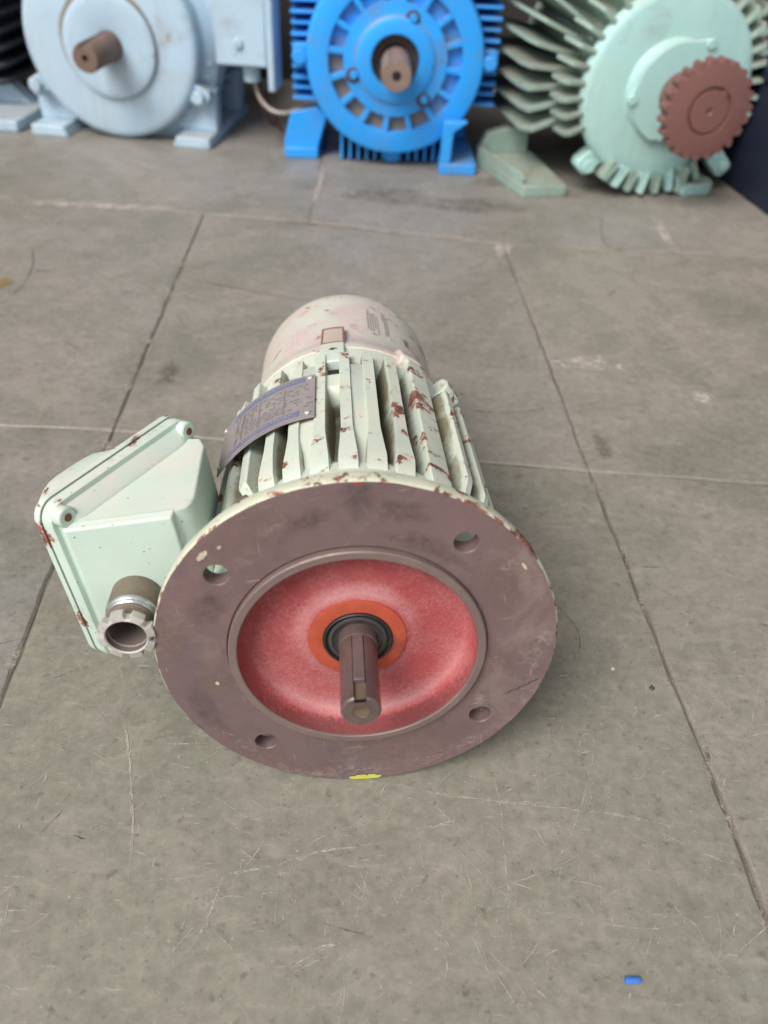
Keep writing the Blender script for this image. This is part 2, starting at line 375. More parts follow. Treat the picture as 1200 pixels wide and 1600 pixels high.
def sstep(a, b, x):
    t = max(0, min(1, (x - a) / (b - a))); return t * t * (3 - 2 * t)

# ------------------------------------------------------------------ floor
ground = newbm(); box(ground, (-40, -40, -.06), (40, 40, -.03))
mk('ground', ground, MORTAR, kind='structure', flat=True)
floor = bpy.data.objects.new('floor', None); C.objects.link(floor); floor['kind'] = 'structure'
mb = newbm(); v = [V(mb, p) for p in ((-3.2, -1.2, -.0022), (3.2, -1.2, -.0022), (3.2, 3.2, -.0022), (-3.2, 3.2, -.0022))]; Fc(mb, v)
mk('mortar_bed', mb, MORTAR, floor, flat=True)
LJ = [(-.206, -.8), (-.2273, .309), (-.2344, .4165), (-.24, .609), (-.2602, 1.118)]
RJ = [(.229, -.8), (.2028, .198), (.1978, .28), (.1923, .342), (.1722, .574), (.1588, .784), (.1376, 1.06)]
def xat(line, y):
    for (x0, y0), (x1, y1) in zip(line, line[1:]):
        if y <= y1 or (x1, y1) == line[-1]: return x0 + (x1 - x0) * (y - y0) / (y1 - y0)
GAP = .0004
def slab(poly, col, seed, gap=None):
    GAP = gap if gap is not None else globals()['GAP']
    """poly: corner list anticlockwise; edges resampled and roughened, top edge worn"""
    rnd = random.Random(seed); out = []
    n = len(poly); cx = sum(p[0] for p in poly) / n; cy = sum(p[1] for p in poly) / n
    for i in range(n):
        a = Vector(poly[i]).to_2d(); b = Vector(poly[(i + 1) % n]).to_2d(); L = (b - a).length
        k = max(2, int(L / .012)); nn = Vector((-(b - a).y, (b - a).x)).normalized()
        for j in range(k):
            p = a + (b - a) * j / k
            j2 = mnoise.noise(Vector((p.x * 38, p.y * 38, seed))) * .0022 + mnoise.noise(Vector((p.x * 130, p.y * 130, seed))) * .0009
            p = p + nn * (GAP + max(-.0004, j2) * (.9 if GAP > 0 else .35))
            out.append(p)
    bm = newbm()
    top = []; ins = []
    cen = Vector((cx, cy))
    for p in out:
        d = (cen - p).normalized()
        top.append((V(bm, (p.x, p.y, -.03), .2, 1.), V(bm, (p.x, p.y, -.0014 - .0006 * rnd.random()), .5, 1.), V(bm, (p.x + d.x * .0022, p.y + d.y * .0022, -.0002), .75), V(bm, (p.x + d.x * .008, p.y + d.y * .008, 0), 0.)))
    m_ = len(top)
    for i in range(m_):
        a, b = top[i], top[(i + 1) % m_]
        for q in range(3): Fc(bm, (a[q], b[q], b[q + 1], a[q + 1]))
    Fc(bm, [t[3] for t in top])
    o = mk('stone_slab', bm, STONE, floor, sharp=30)
    o.color = (col[0] * 1.09, col[1] * 1.10, col[2] * 1.13, 1)
    return o
def rowpoly(left, right, y0, y1l, y1r, y0l=None, y0r=None):
    y0l = y0 if y0l is None else y0l; y0r = y0 if y0r is None else y0r
    return left, right
def quad(l0, r0, r1, l1, mids_r=(), mids_l=()): return [l0, r0, *mids_r, r1, l1, *mids_l]
GREEN, BEIGE, PINK, SLATE = (.222, .222, .172), (.27, .246, .21), (.285, .245, .215), (.225, .228, .215)
def L_(y): return (xat(LJ, y), y)
def Rr(y): return (xat(RJ, y), y)
slabs = [
 (quad(L_(.02), Rr(.02), (Rr(.5735)), (xat(LJ, .602), .602), [Rr(.198), Rr(.28), Rr(.342)], [L_(.4165), L_(.309)]), GREEN),
 (quad((xat(LJ, .602), .602), Rr(.5735), Rr(1.058), (-.2602, 1.118), [Rr(.784)]), (.275, .252, .225)),
 (quad((-.80, .03), L_(.02), (xat(LJ, .6025), .6025), (-.80, .598), [L_(.309), L_(.4165)]), SLATE),
 (quad((-.80, .598), (xat(LJ, .6025), .6025), (-.2602, 1.118), (-.80, 1.165)), (.292, .268, .248)),
 (quad(Rr(.02), (.70, .02), (.70, .548), Rr(.5735), [], [Rr(.342), Rr(.28), Rr(.198)]), (.252, .238, .198)),
 (quad(Rr(.5735), (.70, .548), (.70, 1.05), Rr(1.057), [], [Rr(.784)]), (.288, .252, .218)),
 ([(-.80, 1.165), (-.2602, 1.118), (-.118, 1.1065), (-.127, 1.62), (-.80, 1.66)], (.272, .258, .25)),
 ([(-.118, 1.1065), (.1376, 1.058), (.365, 1.057), (.352, 1.60), (-.127, 1.62)], (.262, .245, .232)),
 ([(.365, 1.057), (.70, 1.05), (.92, 1.05), (.92, 1.58), (.352, 1.60)], (.272, .243, .218)),
 (quad((-.80, 1.66), (-.127, 1.62), (-.13, 2.25), (-.80, 2.25)), BEIGE),
 (quad((-.127, 1.62), (.352, 1.60), (.35, 2.25), (-.13, 2.25)), PINK),
 (quad((.352, 1.60), (.92, 1.58), (.92, 2.25), (.35, 2.25)), BEIGE),
 (quad(L_(-.56), Rr(-.56), Rr(.02), L_(.02)), BEIGE),
 (quad((-.80, -.56), L_(-.56), L_(.02), (-.80, .03)), PINK),
 (quad(Rr(-.56), (.70, -.56), (.70, .02), Rr(.02)), SLATE),
 (quad((-1.5, .03), (-.80, .03), (-.80, .598), (-1.5, .6)), BEIGE),
 (quad((-1.5, .6), (-.80, .598), (-.80, 1.165), (-1.5, 1.17)), SLATE),
 (quad((-1.5, 1.17), (-.80, 1.165), (-.80, 1.66), (-1.5, 1.66)), PINK),
 (quad((-1.5, 1.66), (-.80, 1.66), (-.80, 2.25), (-1.5, 2.25)), PINK),
 (quad((.70, .02), (1.4, .02), (1.4, .548), (.70, .548)), BEIGE),
 (quad((.70, .548), (1.4, .548), (1.4, 1.05), (.70, 1.05)), SLATE),
 (quad((.92, 1.05), (1.6, 1.05), (1.6, 1.58), (.92, 1.58)), BEIGE),
 (quad((.92, 1.58), (1.6, 1.58), (1.6, 2.25), (.92, 2.25)), BEIGE),
]
for i, (pl, col) in enumerate(slabs): slab(pl, col, i + 1, -.0002 if i in (6, 7, 8, 9, 10, 11) else None)

def ribbon(bm, pts, wd, z=.00035, fade=True):
    pts = [Vector((p[0], p[1], 0)) for p in pts]; rows = []
    n = len(pts)
    for i, p in enumerate(pts):
        d = (pts[min(i + 1, n - 1)] - pts[max(i - 1, 0)]).normalized(); q = Vector((-d.y, d.x, 0))
        ww = wd * (.5 + .6 * random.random()) * (1 if not fade else min(1, .35 + 2.6 * min(i, n - 1 - i) / n))
        f = 1 if not fade else min(1, .25 + 3.5 * min(i, n - 1 - i) / n)
        j = q * random.uniform(-.25, .25) * wd
        rows.append((V(bm, p + q * ww / 2 + j + Vector((0, 0, z)), f), V(bm, p - q * ww / 2 + j + Vector((0, 0, z)), f)))
    for a, b in zip(rows, rows[1:]): Fc(bm, (a[0], b[0], b[1], a[1]))
SCRATCH = [[(-.1527, .3061), (-.1436, .2862), (-.1328, .2533), (-.1263, .2308), (-.1209, .1998)], [(-.1203, .2038), (-.09, .2075), (-.058, .2134), (-.0257, .224), (.0079, .231)], [(-.0741, .2103), (-.0763, .1953), (-.0799, .181), (-.0852, .1689)], [(-.0391, .2223), (-.0264, .2319), (-.0131, .2381), (.0076, .2436)], [(-.1873, .2041), (-.1708, .2035)], [(.0069, .2676), (.0359, .2617), (.0646, .2592), (.0966, .2568), (.1318, .2539), (.1526, .251), (.1828, .2445)], [(.0681, .2841), (.0718, .2595), (.0721, .2366), (.0725, .2053), (.0727, .1893)], [(.1248, .2764), (.1158, .2538), (.106, .2346), (.0956, .2199)], [(.1248, .2764), (.1208, .2869), (.1232, .3002), (.1276, .3063), (.1317, .3029), (.1287, .2873), (.1248, .2764), (.1337, .2646), (.146, .2534)], [(.0493, .1993), (.0736, .1995), (.1054, .1954), (.14, .1916), (.1603, .1963)], [(.1551, .2462), (.1736, .2359), (.192, .2278)], [(.1514, .2139), (.1595, .1994), (.166, .1934), (.1691, .1812), (.1765, .169)], [(.0956, .2199), (.0799, .214), (.0645, .2082)], [(-.0426, .1592), (-.0243, .1729), (-.0063, .1803)], [(-.1303, .2855), (-.0952, .2878)], [(.2601, .3779), (.2389, .3347), (.2213, .2964)], [(.0519, .1868), (.0639, .1567)], [(.059, .1736), (.075, .149)], [(.068, .171), (.0836, .1467)], [(-.0755, .1828), (-.0611, .1714)], [(-.1428, .1972), (-.1335, .2161)], [(.0216, .2379), (.0497, .2468)], [(-.1185, .2745), (-.099, .2692)], [(-.0883, .2548), (-.0625, .2394)], [(-.0813, .2415), (-.0678, .2336)], [(.0423, .2352), (.0543, .2012), (.0548, .1823)], [(.0251, .2456), (.029, .2168)]]
sb = newbm()
for i, l in enumerate(SCRATCH):
    pts = spline([(x, y, 0) for x, y in l], 10)
    ribbon(sb, pts, .0011 if i in (0, 1, 5, 2) else .0007)
    if i in (0, 1, 5): ribbon(sb, [(p.x + random.uniform(-.0012, .0012), p.y + random.uniform(-.0015, .0015)) for p in pts], .0006, .0004)
rnd = random.Random(3)
for i in range(900):
    x = rnd.uniform(-.22, .36); y = rnd.uniform(.10, .40) if i < 620 else rnd.uniform(.3, .95)
    a = rnd.gauss(.9, .55) if rnd.random() < .6 else rnd.uniform(0, pi); Ln = rnd.choice((.004, .006, .01, .016, .03)) * rnd.uniform(.6, 1.4); bend = rnd.uniform(-.5, .5)
    pts = []
    for k in range(7):
        t = k / 6; pts.append((x + Ln * t * math.cos(a + bend * t), y + Ln * t * math.sin(a + bend * t)))
    ribbon(sb, pts, rnd.uniform(.0003, .0008))
for cx, cy, n_ in ((.062, .19, 26), (-.02, .2, 10), (.1, .235, 14)):       # clusters of drag marks
    for i in range(n_):
        x = cx + rnd.gauss(0, .02); y = cy + rnd.gauss(0, .014); a = rnd.gauss(2.1, .35); Ln = rnd.uniform(.008, .03)
        ribbon(sb, [(x + Ln * k / 5 * math.cos(a), y + Ln * k / 5 * math.sin(a)) for k in range(6)], rnd.uniform(.0003, .0007))
mk('scratch_marks', sb, SCR, floor, kind='stuff', flat=True)
crk = newbm()
for l, wdt in (([(-.2421, .9137), (-.1947, .898), (-.1412, .8818), (-.0962, .8669)], .0022), ([(-.4474, .9901), (-.4277, .9386), (-.4182, .8866), (-.4216, .8374)], .0022), ([(-.4218, .9175), (-.3985, .9147)], .003), ([(-.1755, .2266), (-.1669, .2419)], .0007), ([(.0669, .6602), (.1144, .6586), (.1578, .6731)], .0014), ([(.2888, 1.1931), (.2754, 1.0658), (.3437, 1.0735)], .002), ([(-.6, .86), (-.5, .83), (-.42, .835)], .0016), ([(.3, .52), (.36, .47), (.37, .41)], .0008), ([(.12, .42), (.135, .39), (.131, .36)], .0008)):
    ribbon(crk, spline([(x, y, 0) for x, y in l], 12), wdt)
for i in range(60):                                     # dark drag marks and pits
    x = rnd.uniform(-.5, .5); y = rnd.uniform(.14, 1.25); a = rnd.gauss(.1, .5); Ln = rnd.uniform(.004, .022) * (1 + y)
    ribbon(crk, [(x + Ln * k / 5 * math.cos(a), y + Ln * k / 5 * math.sin(a)) for k in range(6)], rnd.uniform(.0008, .002) * (.5 + y))
CRACK = marks('dark_crack', (.085, .068, .055), .36, .6, .75)
mk('crack_lines', crk, CRACK, floor, kind='stuff', flat=True)
def blot(cx, cy, rx, ry, seed, bm, z=.0005):
    c = V(bm, (cx, cy, z), 1.)
    ring = []; ring2 = []
    for k in range(28):
        t = 2 * pi * k / 28; j = 1 + .5 * mnoise.noise(Vector((math.cos(t) * 1.8, math.sin(t) * 1.8, seed)))
        ring.append(V(bm, (cx + rx * .6 * j * math.cos(t), cy + ry * .6 * j * math.sin(t), z), .95)); ring2.append(V(bm, (cx + rx * j * math.cos(t), cy + ry * j * math.sin(t), z), 0.))
    for k in range(28):
        Fc(bm, (c, ring[k], ring[(k + 1) % 28])); Fc(bm, (ring[k], ring2[k], ring2[(k + 1) % 28], ring[(k + 1) % 28]))
b1 = newbm()
for i in range(26):
    y = rnd.uniform(.17, .6); blot(xat(RJ, y) + rnd.uniform(-.0025, .0035), y, rnd.uniform(.0012, .0034), rnd.uniform(.004, .014), 50 + i, b1)
for i in range(14):
    y = rnd.uniform(.3, 1.1); blot(xat(LJ, y) + rnd.uniform(-.003, .003), y, rnd.uniform(.0015, .004), rnd.uniform(.006, .02), 90 + i, b1)
mk('joint_rubble', b1, JOINTD, floor, kind='stuff', flat=True)
b1 = newbm(); blot(.2, .757, .026, .019, 1, b1); blot(.178, .75, .008, .008, 2, b1); blot(.232, .752, .006, .008, 3, b1)
blot(.172, .757, .012, .004, 4, b1); blot(.30, .70, .012, .012, 5, b1); blot(.136, 1.04, .014, .03, 11, b1); blot(-.118, 1.25, .006, .09, 12, b1); blot(-.40, 1.128, .14, .012, 14, b1); blot(.36, 1.12, .008, .07, 15, b1)
mk('dust_patch', b1, STAINP, floor, kind='stuff', flat=True)
b1 = newbm(); blot(-.442, .88, .015, .016, 6, b1); mk('yellow_stain', b1, STAINY, floor, kind='stuff', flat=True)
b1 = newbm(); blot(.0485, .1594, .0022, .0038, 7, b1); blot(.19, .61, .01, .02, 8, b1); blot(-.215, .70, .01, .03, 9, b1)
blot(-.02, 1.22, .07, .04, 21, b1); blot(.1, 1.19, .08, .03, 22, b1); blot(.15, 1.3, .05, .03, 23, b1)
mk('dark_stain', b1, STAINB, floor, kind='stuff', flat=True)

wb = newbm(); box(wb, (-4, 1.86, -.03), (4, 2.0, 3.2)); mk('back_wall', wb, WALL, kind='structure')

# ------------------------------------------------------------------ the flange-mounted motor
xr = Vector((.99653256, .0832037, 0)); upv = Vector((-.00785934, .09413143, .99552876)); ax = Vector((.08283167, -.99207682, .09445896)); ctr = Vector((-.0098, .2779, .10024975))
ro = math.radians(-8.5)
xl = math.cos(ro) * xr - math.sin(ro) * upv; ul = math.sin(ro) * xr + math.cos(ro) * upv
motor = bpy.data.objects.new('electric_motor', None); C.objects.link(motor); motor.empty_display_size = .05
motor['label'] = 'mint green motor in front with a round brown flange and red face'
motor['category'] = 'motor'
MB = Matrix((xl, -ax, ul)).transposed()
base = ctr - upv * .1007 - ax * .006; base.z = 0
mm = MB.to_4x4(); mm.translation = base; motor.matrix_world = mm
OFF = MB.inverted() @ (ctr - base)
motor['_off'] = tuple(OFF)
D = math.radians
# flange plate with four through holes
def flange_plate():
    bm = newbm(); T = .0088
    rnd = random.Random(5)
    def circ(cx, cz, r, n, y, jit=0.): return [V(bm, (cx + (r + jit * rnd.uniform(-1, 1)) * math.sin(2 * pi * k / n), y, cz + (r + jit * rnd.uniform(-1, 1)) * math.cos(2 * pi * k / n))) for k in range(n)]
    def loop(vs): return [bm.edges.new((vs[i], vs[(i + 1) % len(vs)])) for i in range(len(vs))]
    holes = [(.0825 * math.sin(D(a)), .0825 * math.cos(D(a))) for a in (45, 135, 225, 315)]
    fo = circ(0, 0, .0998, 160, .0, .00016); fi = circ(0, 0, .0652, 120, .0); fh = [circ(h[0], h[1], .0062, 32, 0.) for h in holes]
    E = loop(fo) + loop(fi) + sum((loop(h) for h in fh), [])
    bmesh.ops.triangle_fill(bm, use_beauty=True, use_dissolve=False, edges=E, normal=(0, -1, 0))
    for f in [f for f in bm.faces if any(((f.calc_center_median().x - h[0]) ** 2 + (f.calc_center_median().z - h[1]) ** 2) < .0058 ** 2 for h in holes) or math.hypot(f.calc_center_median().x, f.calc_center_median().z) < .064]: bm.faces.remove(f)
    gi = circ(0, 0, .0652, 120, .0012)
    for k in range(120): Fc(bm, (fi[k], fi[(k + 1) % 120], gi[(k + 1) % 120], gi[k]))
    g2 = circ(0, 0, .0640, 120, .0012)
    for k in range(120): Fc(bm, (gi[k], gi[(k + 1) % 120], g2[(k + 1) % 120], g2[k]))
    for h, ring in zip(holes, fh):
        ch = circ(h[0], h[1], .0058, 32, .0006); bk = circ(h[0], h[1], .0058, 32, T - .0002)
        for k in range(32): Fc(bm, (ring[k], ring[(k + 1) % 32], ch[(k + 1) % 32], ch[k])); Fc(bm, (ch[k], ch[(k + 1) % 32], bk[(k + 1) % 32], bk[k]))
    bo = circ(0, 0, .0991, 160, T); bi = circ(0, 0, .0700, 120, T); bh_ = [circ(h[0], h[1], .0059, 32, T) for h in holes]
    E2 = loop(bo) + loop(bi) + sum((loop(h) for h in bh_), [])
    old = set(bm.faces)
    bmesh.ops.triangle_fill(bm, use_beauty=True, use_dissolve=False, edges=E2, normal=(0, 1, 0))
    for f in [f for f in bm.faces if f not in old]:
        c_ = f.calc_center_median()
        if any((c_.x - h[0]) ** 2 + (c_.z - h[1]) ** 2 < .0055 ** 2 for h in holes) or math.hypot(c_.x, c_.z) < .069: bm.faces.remove(f)
    # paint the worn patches near the bottom edge
    wl = bm.verts.layers.float['wear']
    for v_ in bm.verts:
        rr = math.hypot(v_.co.x, v_.co.z); th = math.degrees(math.atan2(v_.co.x, v_.co.z)) % 360
        if 150 < th < 215 and rr > .095: v_[wl] = .5
        if 95 < th < 150 and rr > .097: v_[wl] = .42
    return bm
mk('mounting_flange', flange_plate(), FLANGE, motor, sharp=30)
def rj(th, r, s): return .0003 * mnoise.noise(Vector((math.sin(th) * 9, math.cos(th) * 9, s * 300))) if r > .09 else 0
rim = lathe([(.0998, .0001, .7), (.1004, .0008, .8), (.1007, .002, .5), (.1007, .0074, .45), (.1000, .0086, .9), (.0990, .0089, .6)], 200, jit=rj)
wl = rim.verts.layers.float['wear']
for v_ in rim.verts:
    th = math.degrees(math.atan2(v_.co.x, v_.co.z)); 
    if 28 < th < 66: v_[wl] = min(1.3, v_[wl] + .5)
    v_[wl] += .12
    if -62 < th < -15 and v_.co.y > .005: v_[wl] += .3
mk('flange_rim', rim, MINT_RIM, motor, sharp=40)
# spigot
mk('spigot_ring', lathe([(.0643, .0013), (.0643, -.0028), (.0637, -.0035), (.0604, -.0036), (.0598, -.0031), (.0597, .004)], 140), SPIGOT, motor)
# the red dished face
face = lathe([(.0597, -.0022, 0, .9), (.0595, .002, 0, 1.), (.0588, .0065, .1, .8), (.0575, .0095, .55, .3), (.0555, .0113, .9, .05), (.053, .0121, .7), (.048, .0124, .3), (.042, .0122, .1), (.036, .0117, .25), (.032, .0108, .75), (.0285, .0097, .9), (.0262, .0091, .6), (.0252, .0088, .2)], 120)
for v_ in face.verts:
    th = math.degrees(math.atan2(v_.co.x, v_.co.z)) % 360; wl = face.verts.layers.float['wear']; gl = face.verts.layers.float['grime_shade']
    low = max(0, -math.cos(math.radians(th)))
    v_[gl] *= .35 + .65 * low  # inner wall of the dish gets darker towards the bottom
    if math.hypot(v_.co.x, v_.co.z) > .05: v_[wl] *= .25 + .75 * low
    elif math.hypot(v_.co.x, v_.co.z) < .036: v_[wl] *= .45 + .55 * max(0, math.cos(math.radians(th)))
mk('red_face', face, REDF, motor)
orr = lathe([(.0252, .0090), (.0250, .0082), (.0240, .0079), (.0205, .0078), (.0180, .0078), (.0176, .0082)], 90)
gl = orr.verts.layers.float['grime_shade']
for v_ in orr.verts:
    th = math.degrees(math.atan2(v_.co.x, v_.co.z)) % 360; v_[gl] = (.55 * math.exp(-((th - 115) / 32) ** 2)) + (.3 if math.hypot(v_.co.x, v_.co.z) < .0185 else 0)
mk('orange_hub_ring', orr, ORANGE, motor)
mk('oil_seal', lathe([(.0177, .0088), (.0176, .0070), (.0171, .0066), (.0164, .0068), (.0160, .0080), (.0152, .0084), (.0150, .0080)], 72), RUBBER, motor)
mk('seal_disc', lathe([(.0151, .0085), (.0149, .0075), (.0143, .0071), (.0132, .0071), (.0127, .0078), (.0110, .0084), (.0099, .0086)], 72), SEALD, motor)
# shaft with keyway (key towards th=kth)
def shaft_mesh():
    bm = newbm(); R = .0095; n = 72; half = .0030; dep = .0062; kth = D(5)
    ha = math.asin(half / R)
    prof = []; 
    angs = [kth + ha + (2 * pi - 2 * ha) * k / n for k in range(n + 1)]
    def ring(r, s, wv=0): return [V(bm, P(r, s, a), wv) for a in angs]
    def slot(s):   # bottom of the keyway
        e = Vector((math.sin(kth), 0, math.cos(kth))); t = Vector((math.cos(kth), 0, -math.sin(kth)))
        return [V(bm, e * dep + t * half + Vector((0, s, 0))), V(bm, e * dep - t * half + Vector((0, s, 0)))]
    s0, s1, s2 = -.0406, -.0398, .0015
    r0 = ring(R - .0008, s0, .6); r1 = ring(R, s1, .4); r2 = ring(R, s2)
    k0 = slot(s0); k2 = slot(s2)
    for a, b in ((r0, r1), (r1, r2)):
        for k in range(n): Fc(bm, (a[k], a[k + 1], b[k + 1], b[k]))
    Fc(bm, (k0[0], r0[0], r1[0], r2[0], k2[0])); Fc(bm, (k0[1], k2[1], r2[-1], r1[-1], r0[-1])); Fc(bm, (k0[0], k2[0], k2[1], k0[1]))
    # end face with centre-drill rim
    c_in = [V(bm, P(.0040, s0, a), .1) for a in angs]
    for k in range(n): Fc(bm, (r0[k], c_in[k], c_in[k + 1], r0[k + 1]))
    Fc(bm, (r0[0], k0[0], k0[1], r0[-1], c_in[-1], c_in[0]))
    d_in = [V(bm, P(.0037, s0 + .0007, a)) for a in angs]
    for k in range(n): Fc(bm, (c_in[k], d_in[k], d_in[k + 1], c_in[k + 1]))
    Fc(bm, (c_in[-1], d_in[-1], d_in[0], c_in[0]))
    # shoulder
    lathe([(.0090, s2 - .0004), (.0097, s2), (.0099, s2 + .0006), (.0099, .0105)], 72, bm=bm)
    return bm
mk('shaft', shaft_mesh(), SHAFT, motor, sharp=30)
mk('centre_hole', lathe([(.00385, -.0402), (.0028, -.0399), (.0001, -.0396)], 32), SANDY, motor)
kth = D(5); ke = Vector((math.sin(kth), 0, math.cos(kth))); kt = Vector((math.cos(kth), 0, -math.sin(kth)))
def keybm(h0, h1, s0, s1, hw):
    bm = newbm(); vs = []
    for s in (s0, s1):
        for h, x in ((h0, -hw), (h0, hw), (h1, hw), (h1, -hw)): vs.append(V(bm, ke * h + kt * x + Vector((0, s, 0))))
    for f in ((0, 1, 2, 3), (7, 6, 5, 4), (0, 4, 5, 1), (1, 5, 6, 2), (2, 6, 7, 3), (3, 7, 4, 0)): Fc(bm, [vs[i] for i in f])
    return bm
mk('shaft_key', keybm(.0061, .0096, -.0292, .0012, .0027), KEYM, motor, bev=.0003)
mk('keyway_dirt', keybm(.0059, .0069, -.0402, -.0293, .0029), SANDY, motor)
# yellow dab at the bottom of the flange and other paint dabs
def dab(th0, th1, r0, r1, seed, y=-.0004, n=16, rmax=None):
    bm = newbm(); a = []; b = []
    for k in range(n + 1):
        t = D(th0 + (th1 - th0) * k / n); e = math.sin(pi * k / n) ** .5
        j = mnoise.noise(Vector((k * .8, seed, 0))) * .75; rm = (r0 + r1) / 2; hh = (r1 - r0) / 2 * e
        a.append(V(bm, P(rm - hh * (1 + j), y, t))); b.append(V(bm, P(min(rm + hh * (1 - j), rmax or 1), y, t)))
    for k in range(n): Fc(bm, (a[k], a[k + 1], b[k + 1], b[k]))
    return bm
mk('paint_dab', dab(180, 191, .0962, .1006, 3, rmax=.0998), YELLOW, motor, label='yellow paint dab at the bottom edge of the flange')
mk('paint_dab', dab(-43.5, -39, .0925, .0955, 5), CHIPW, motor, label='pale paint chip near the upper left edge of the flange')
mk('paint_dab', dab(-36.5, -35, .0905, .092, 6), CHIPW, motor)
mk('paint_dab', dab(-98.8, -96.8, .0735, .0755, 7), CHIPW, motor)
mk('paint_dab', dab(63, 66, .093, .0945, 8), CHIPW, motor)
mk('paint_dab', dab(6.5, 9, .0988, .0999, 9), REDDAB, motor, label='tiny red paint dab at the top edge of the flange')
SCUFF = marks('pale_scuff', (.40, .31, .29), .46, .62, .6, 300)
SMUDGE = marks('dark_smudge', (.11, .075, .076), .34, .66, .5, 160)
WARMR = marks('warm_rust_film', (.27, .175, .145), .40, .64, .6, 120)
def fblot(bm, th, r, rw, tw, seed, y=-.00025):
    c = V(bm, P(r, y, D(th)), 1.); a = []; b = []; n = 26
    for k in range(n):
        t = 2 * pi * k / n; j = 1 + .55 * mnoise.noise(Vector((math.cos(t) * 1.7, math.sin(t) * 1.7, seed)))
        q = lambda f: P(min(.0995, max(.0668, r + rw * f * j * math.sin(t))), y, D(th + tw * f * j * math.cos(t)))
        a.append(V(bm, q(.5), .9)); b.append(V(bm, q(1.), 0.))
    for k in range(n):
        Fc(bm, (c, a[k], a[(k + 1) % n])); Fc(bm, (a[k], b[k], b[(k + 1) % n], a[(k + 1) % n]))
fb = newbm()
for q in ((95, .094, .006, 5, 1), (103, .090, .010, 7, 2), (118, .096, .005, 9, 3), (150, .094, .006, 14, 4), (165, .092, .006, 12, 5), (188, .093, .007, 16, 6), (205, .097, .004, 14, 7), (128, .076, .006, 8, 8), (232, .091, .004, 8, 9), (62, .088, .005, 4, 10), (-20, .085, .004, 7, 11)): fblot(fb, *q)
mk('pale_scuffs', fb, SCUFF, motor, kind='stuff', flat=True)
fb = newbm()
for q in ((7, .092, .012, 6, 21), (20, .086, .006, 10, 22), (-8, .083, .005, 9, 23), (35, .072, .006, 18, 24), (-60, .078, .010, 9, 25), (-108, .088, .008, 14, 26)): fblot(fb, *q)
mk('dark_smudges', fb, SMUDGE, motor, kind='stuff', flat=True)
fb = newbm()
for q in ((-100, .074, .009, 22, 31), (-150, .092, .010, 20, 32), (-30, .090, .009, 16, 33), (178, .078, .010, 22, 34), (70, .080, .010, 14, 35), (-75, .092, .010, 12, 36)): fblot(fb, *q, y=-.00015)
mk('rust_film', fb, WARMR, motor, kind='stuff', flat=True)
# crack line by the lower right hole
ck = newbm(); pts = [(.0895 + .0015 * i, 0, 0) for i in range(8)]
prev = None
for i in range(12):
    t = D(121.5 - i * .85); r = .0845 + .0011 * i + .0006 * math.sin(i * 1.9)
    a, b = V(ck, P(r + .00022, -.0003, t)), V(ck, P(r - .00022, -.0003, t))
    if prev: Fc(ck, (prev[0], a, b, prev[1]))
    prev = (a, b)
mk('hairline_crack', ck, BLACK, motor)

# stator body: core, front shield
body = lathe([(.0765, .0088), (.0768, .030), (.0768, .043), (.0764, .050), (.0752, .0570), (.0725, .0635), (.0680, .0720), (.0630, .082), (.0595, .094), (.0575, .110), (.0565, .128), (.0565, .176), (.0600, .183), (.0715, .186), (.0725, .190), (.0725, .206), (.071, .208)], 144)
gl = body.verts.layers.float['grime_shade']
for v_ in body.verts:
    if .07 < v_.co.y < .184: v_[gl] = (.62 + .35 * mnoise.noise(v_.co * 45)) * min(1, (v_.co.y - .07) / .03)  # groove floors: patchy soiling with the groove's shade painted in
    th = math.degrees(math.atan2(v_.co.x, v_.co.z))
    if -42 < th < -30 and .04 < v_.co.y < .066: v_[gl] = .85
mk('stator_body', body, MINT, motor, sharp=32)
def fjit(i): return random.Random(i).uniform(-.0006, .0006)
wd = random.Random(11)
def fin(th, rc, rear=.188, front=.062, rlow=.0764, lowS=.050, heavy=.35, rrear=None):
    rrear = rrear or rc - .001
    path = [(lowS - .004, rlow - .003, .1), (lowS, rlow + .0004, .3)]
    path.append(((lowS + front) / 2, (rlow + rc) / 2 + .0003, .5))
    N = 9
    for k in range(N + 1):
        s = front + (rear - front) * k / N; r = rc + (rrear - rc) * k / N + wd.uniform(-.00018, .00018)
        path.append((s, r, heavy + (wd.random() * .5)))
    path.append((rear + .0012, rrear - .0016, .4)); path.append((rear + .0014, .066, 0))
    return finmesh(path, D(th), .0555, .0064, .0080, dirt_shade=1.75, flare=1.)
TH = [5.5, 16.5, 27.5, -5.5, -16.5, -27.5]
for th in TH: mk('cooling_fin', fin(th, .0788 if abs(th) < 25 else .0795, heavy=.4 if th > 20 else .22), MINT, motor, bev=.0011)
# right-hand fins with a chamfered front corner, standing taller
def tallfin(th, rc, rr, heavy=.4, e=.186):
    path = [(.030, .0675, 0), (.036, .071, 0), (.047, .0765, .1), (.064, rc - .0012, .3), (.068, rc, .5)]
    for k in range(9): s = .073 + (e - .073) * k / 8; path.append((s, rc + (rr - rc) * k / 8, heavy + .45 * wd.random()))
    path.append((e + .002, rr - .001, .9)); path.append((e + .0025, .066, .3))
    return finmesh(path, D(th), .0555, .0046, .0066, dirt_shade=1.6)
for th, rc, rr in ((55, .0846, .0846), (65.5, .0852, .0846), (76, .0846, .083), (86, .0842, .081), (97, .084, .081), (108, .084, .081), (119, .084, .081), (130, .084, .081)):
    mk('cooling_fin', tallfin(th, rc, rr, .4, .170 if th < 80 else .186), MINT, motor, bev=.0009)
for th in (153, 164, 175, 186, 197, 208, 230): mk('cooling_fin', tallfin(th, .0835, .0805), MINT, motor, bev=.0006)
for th, rc in ((-51.5, .0812), (-62, .082)): mk('cooling_fin', fin(th, rc, heavy=.25), MINT, motor, bev=.0006)
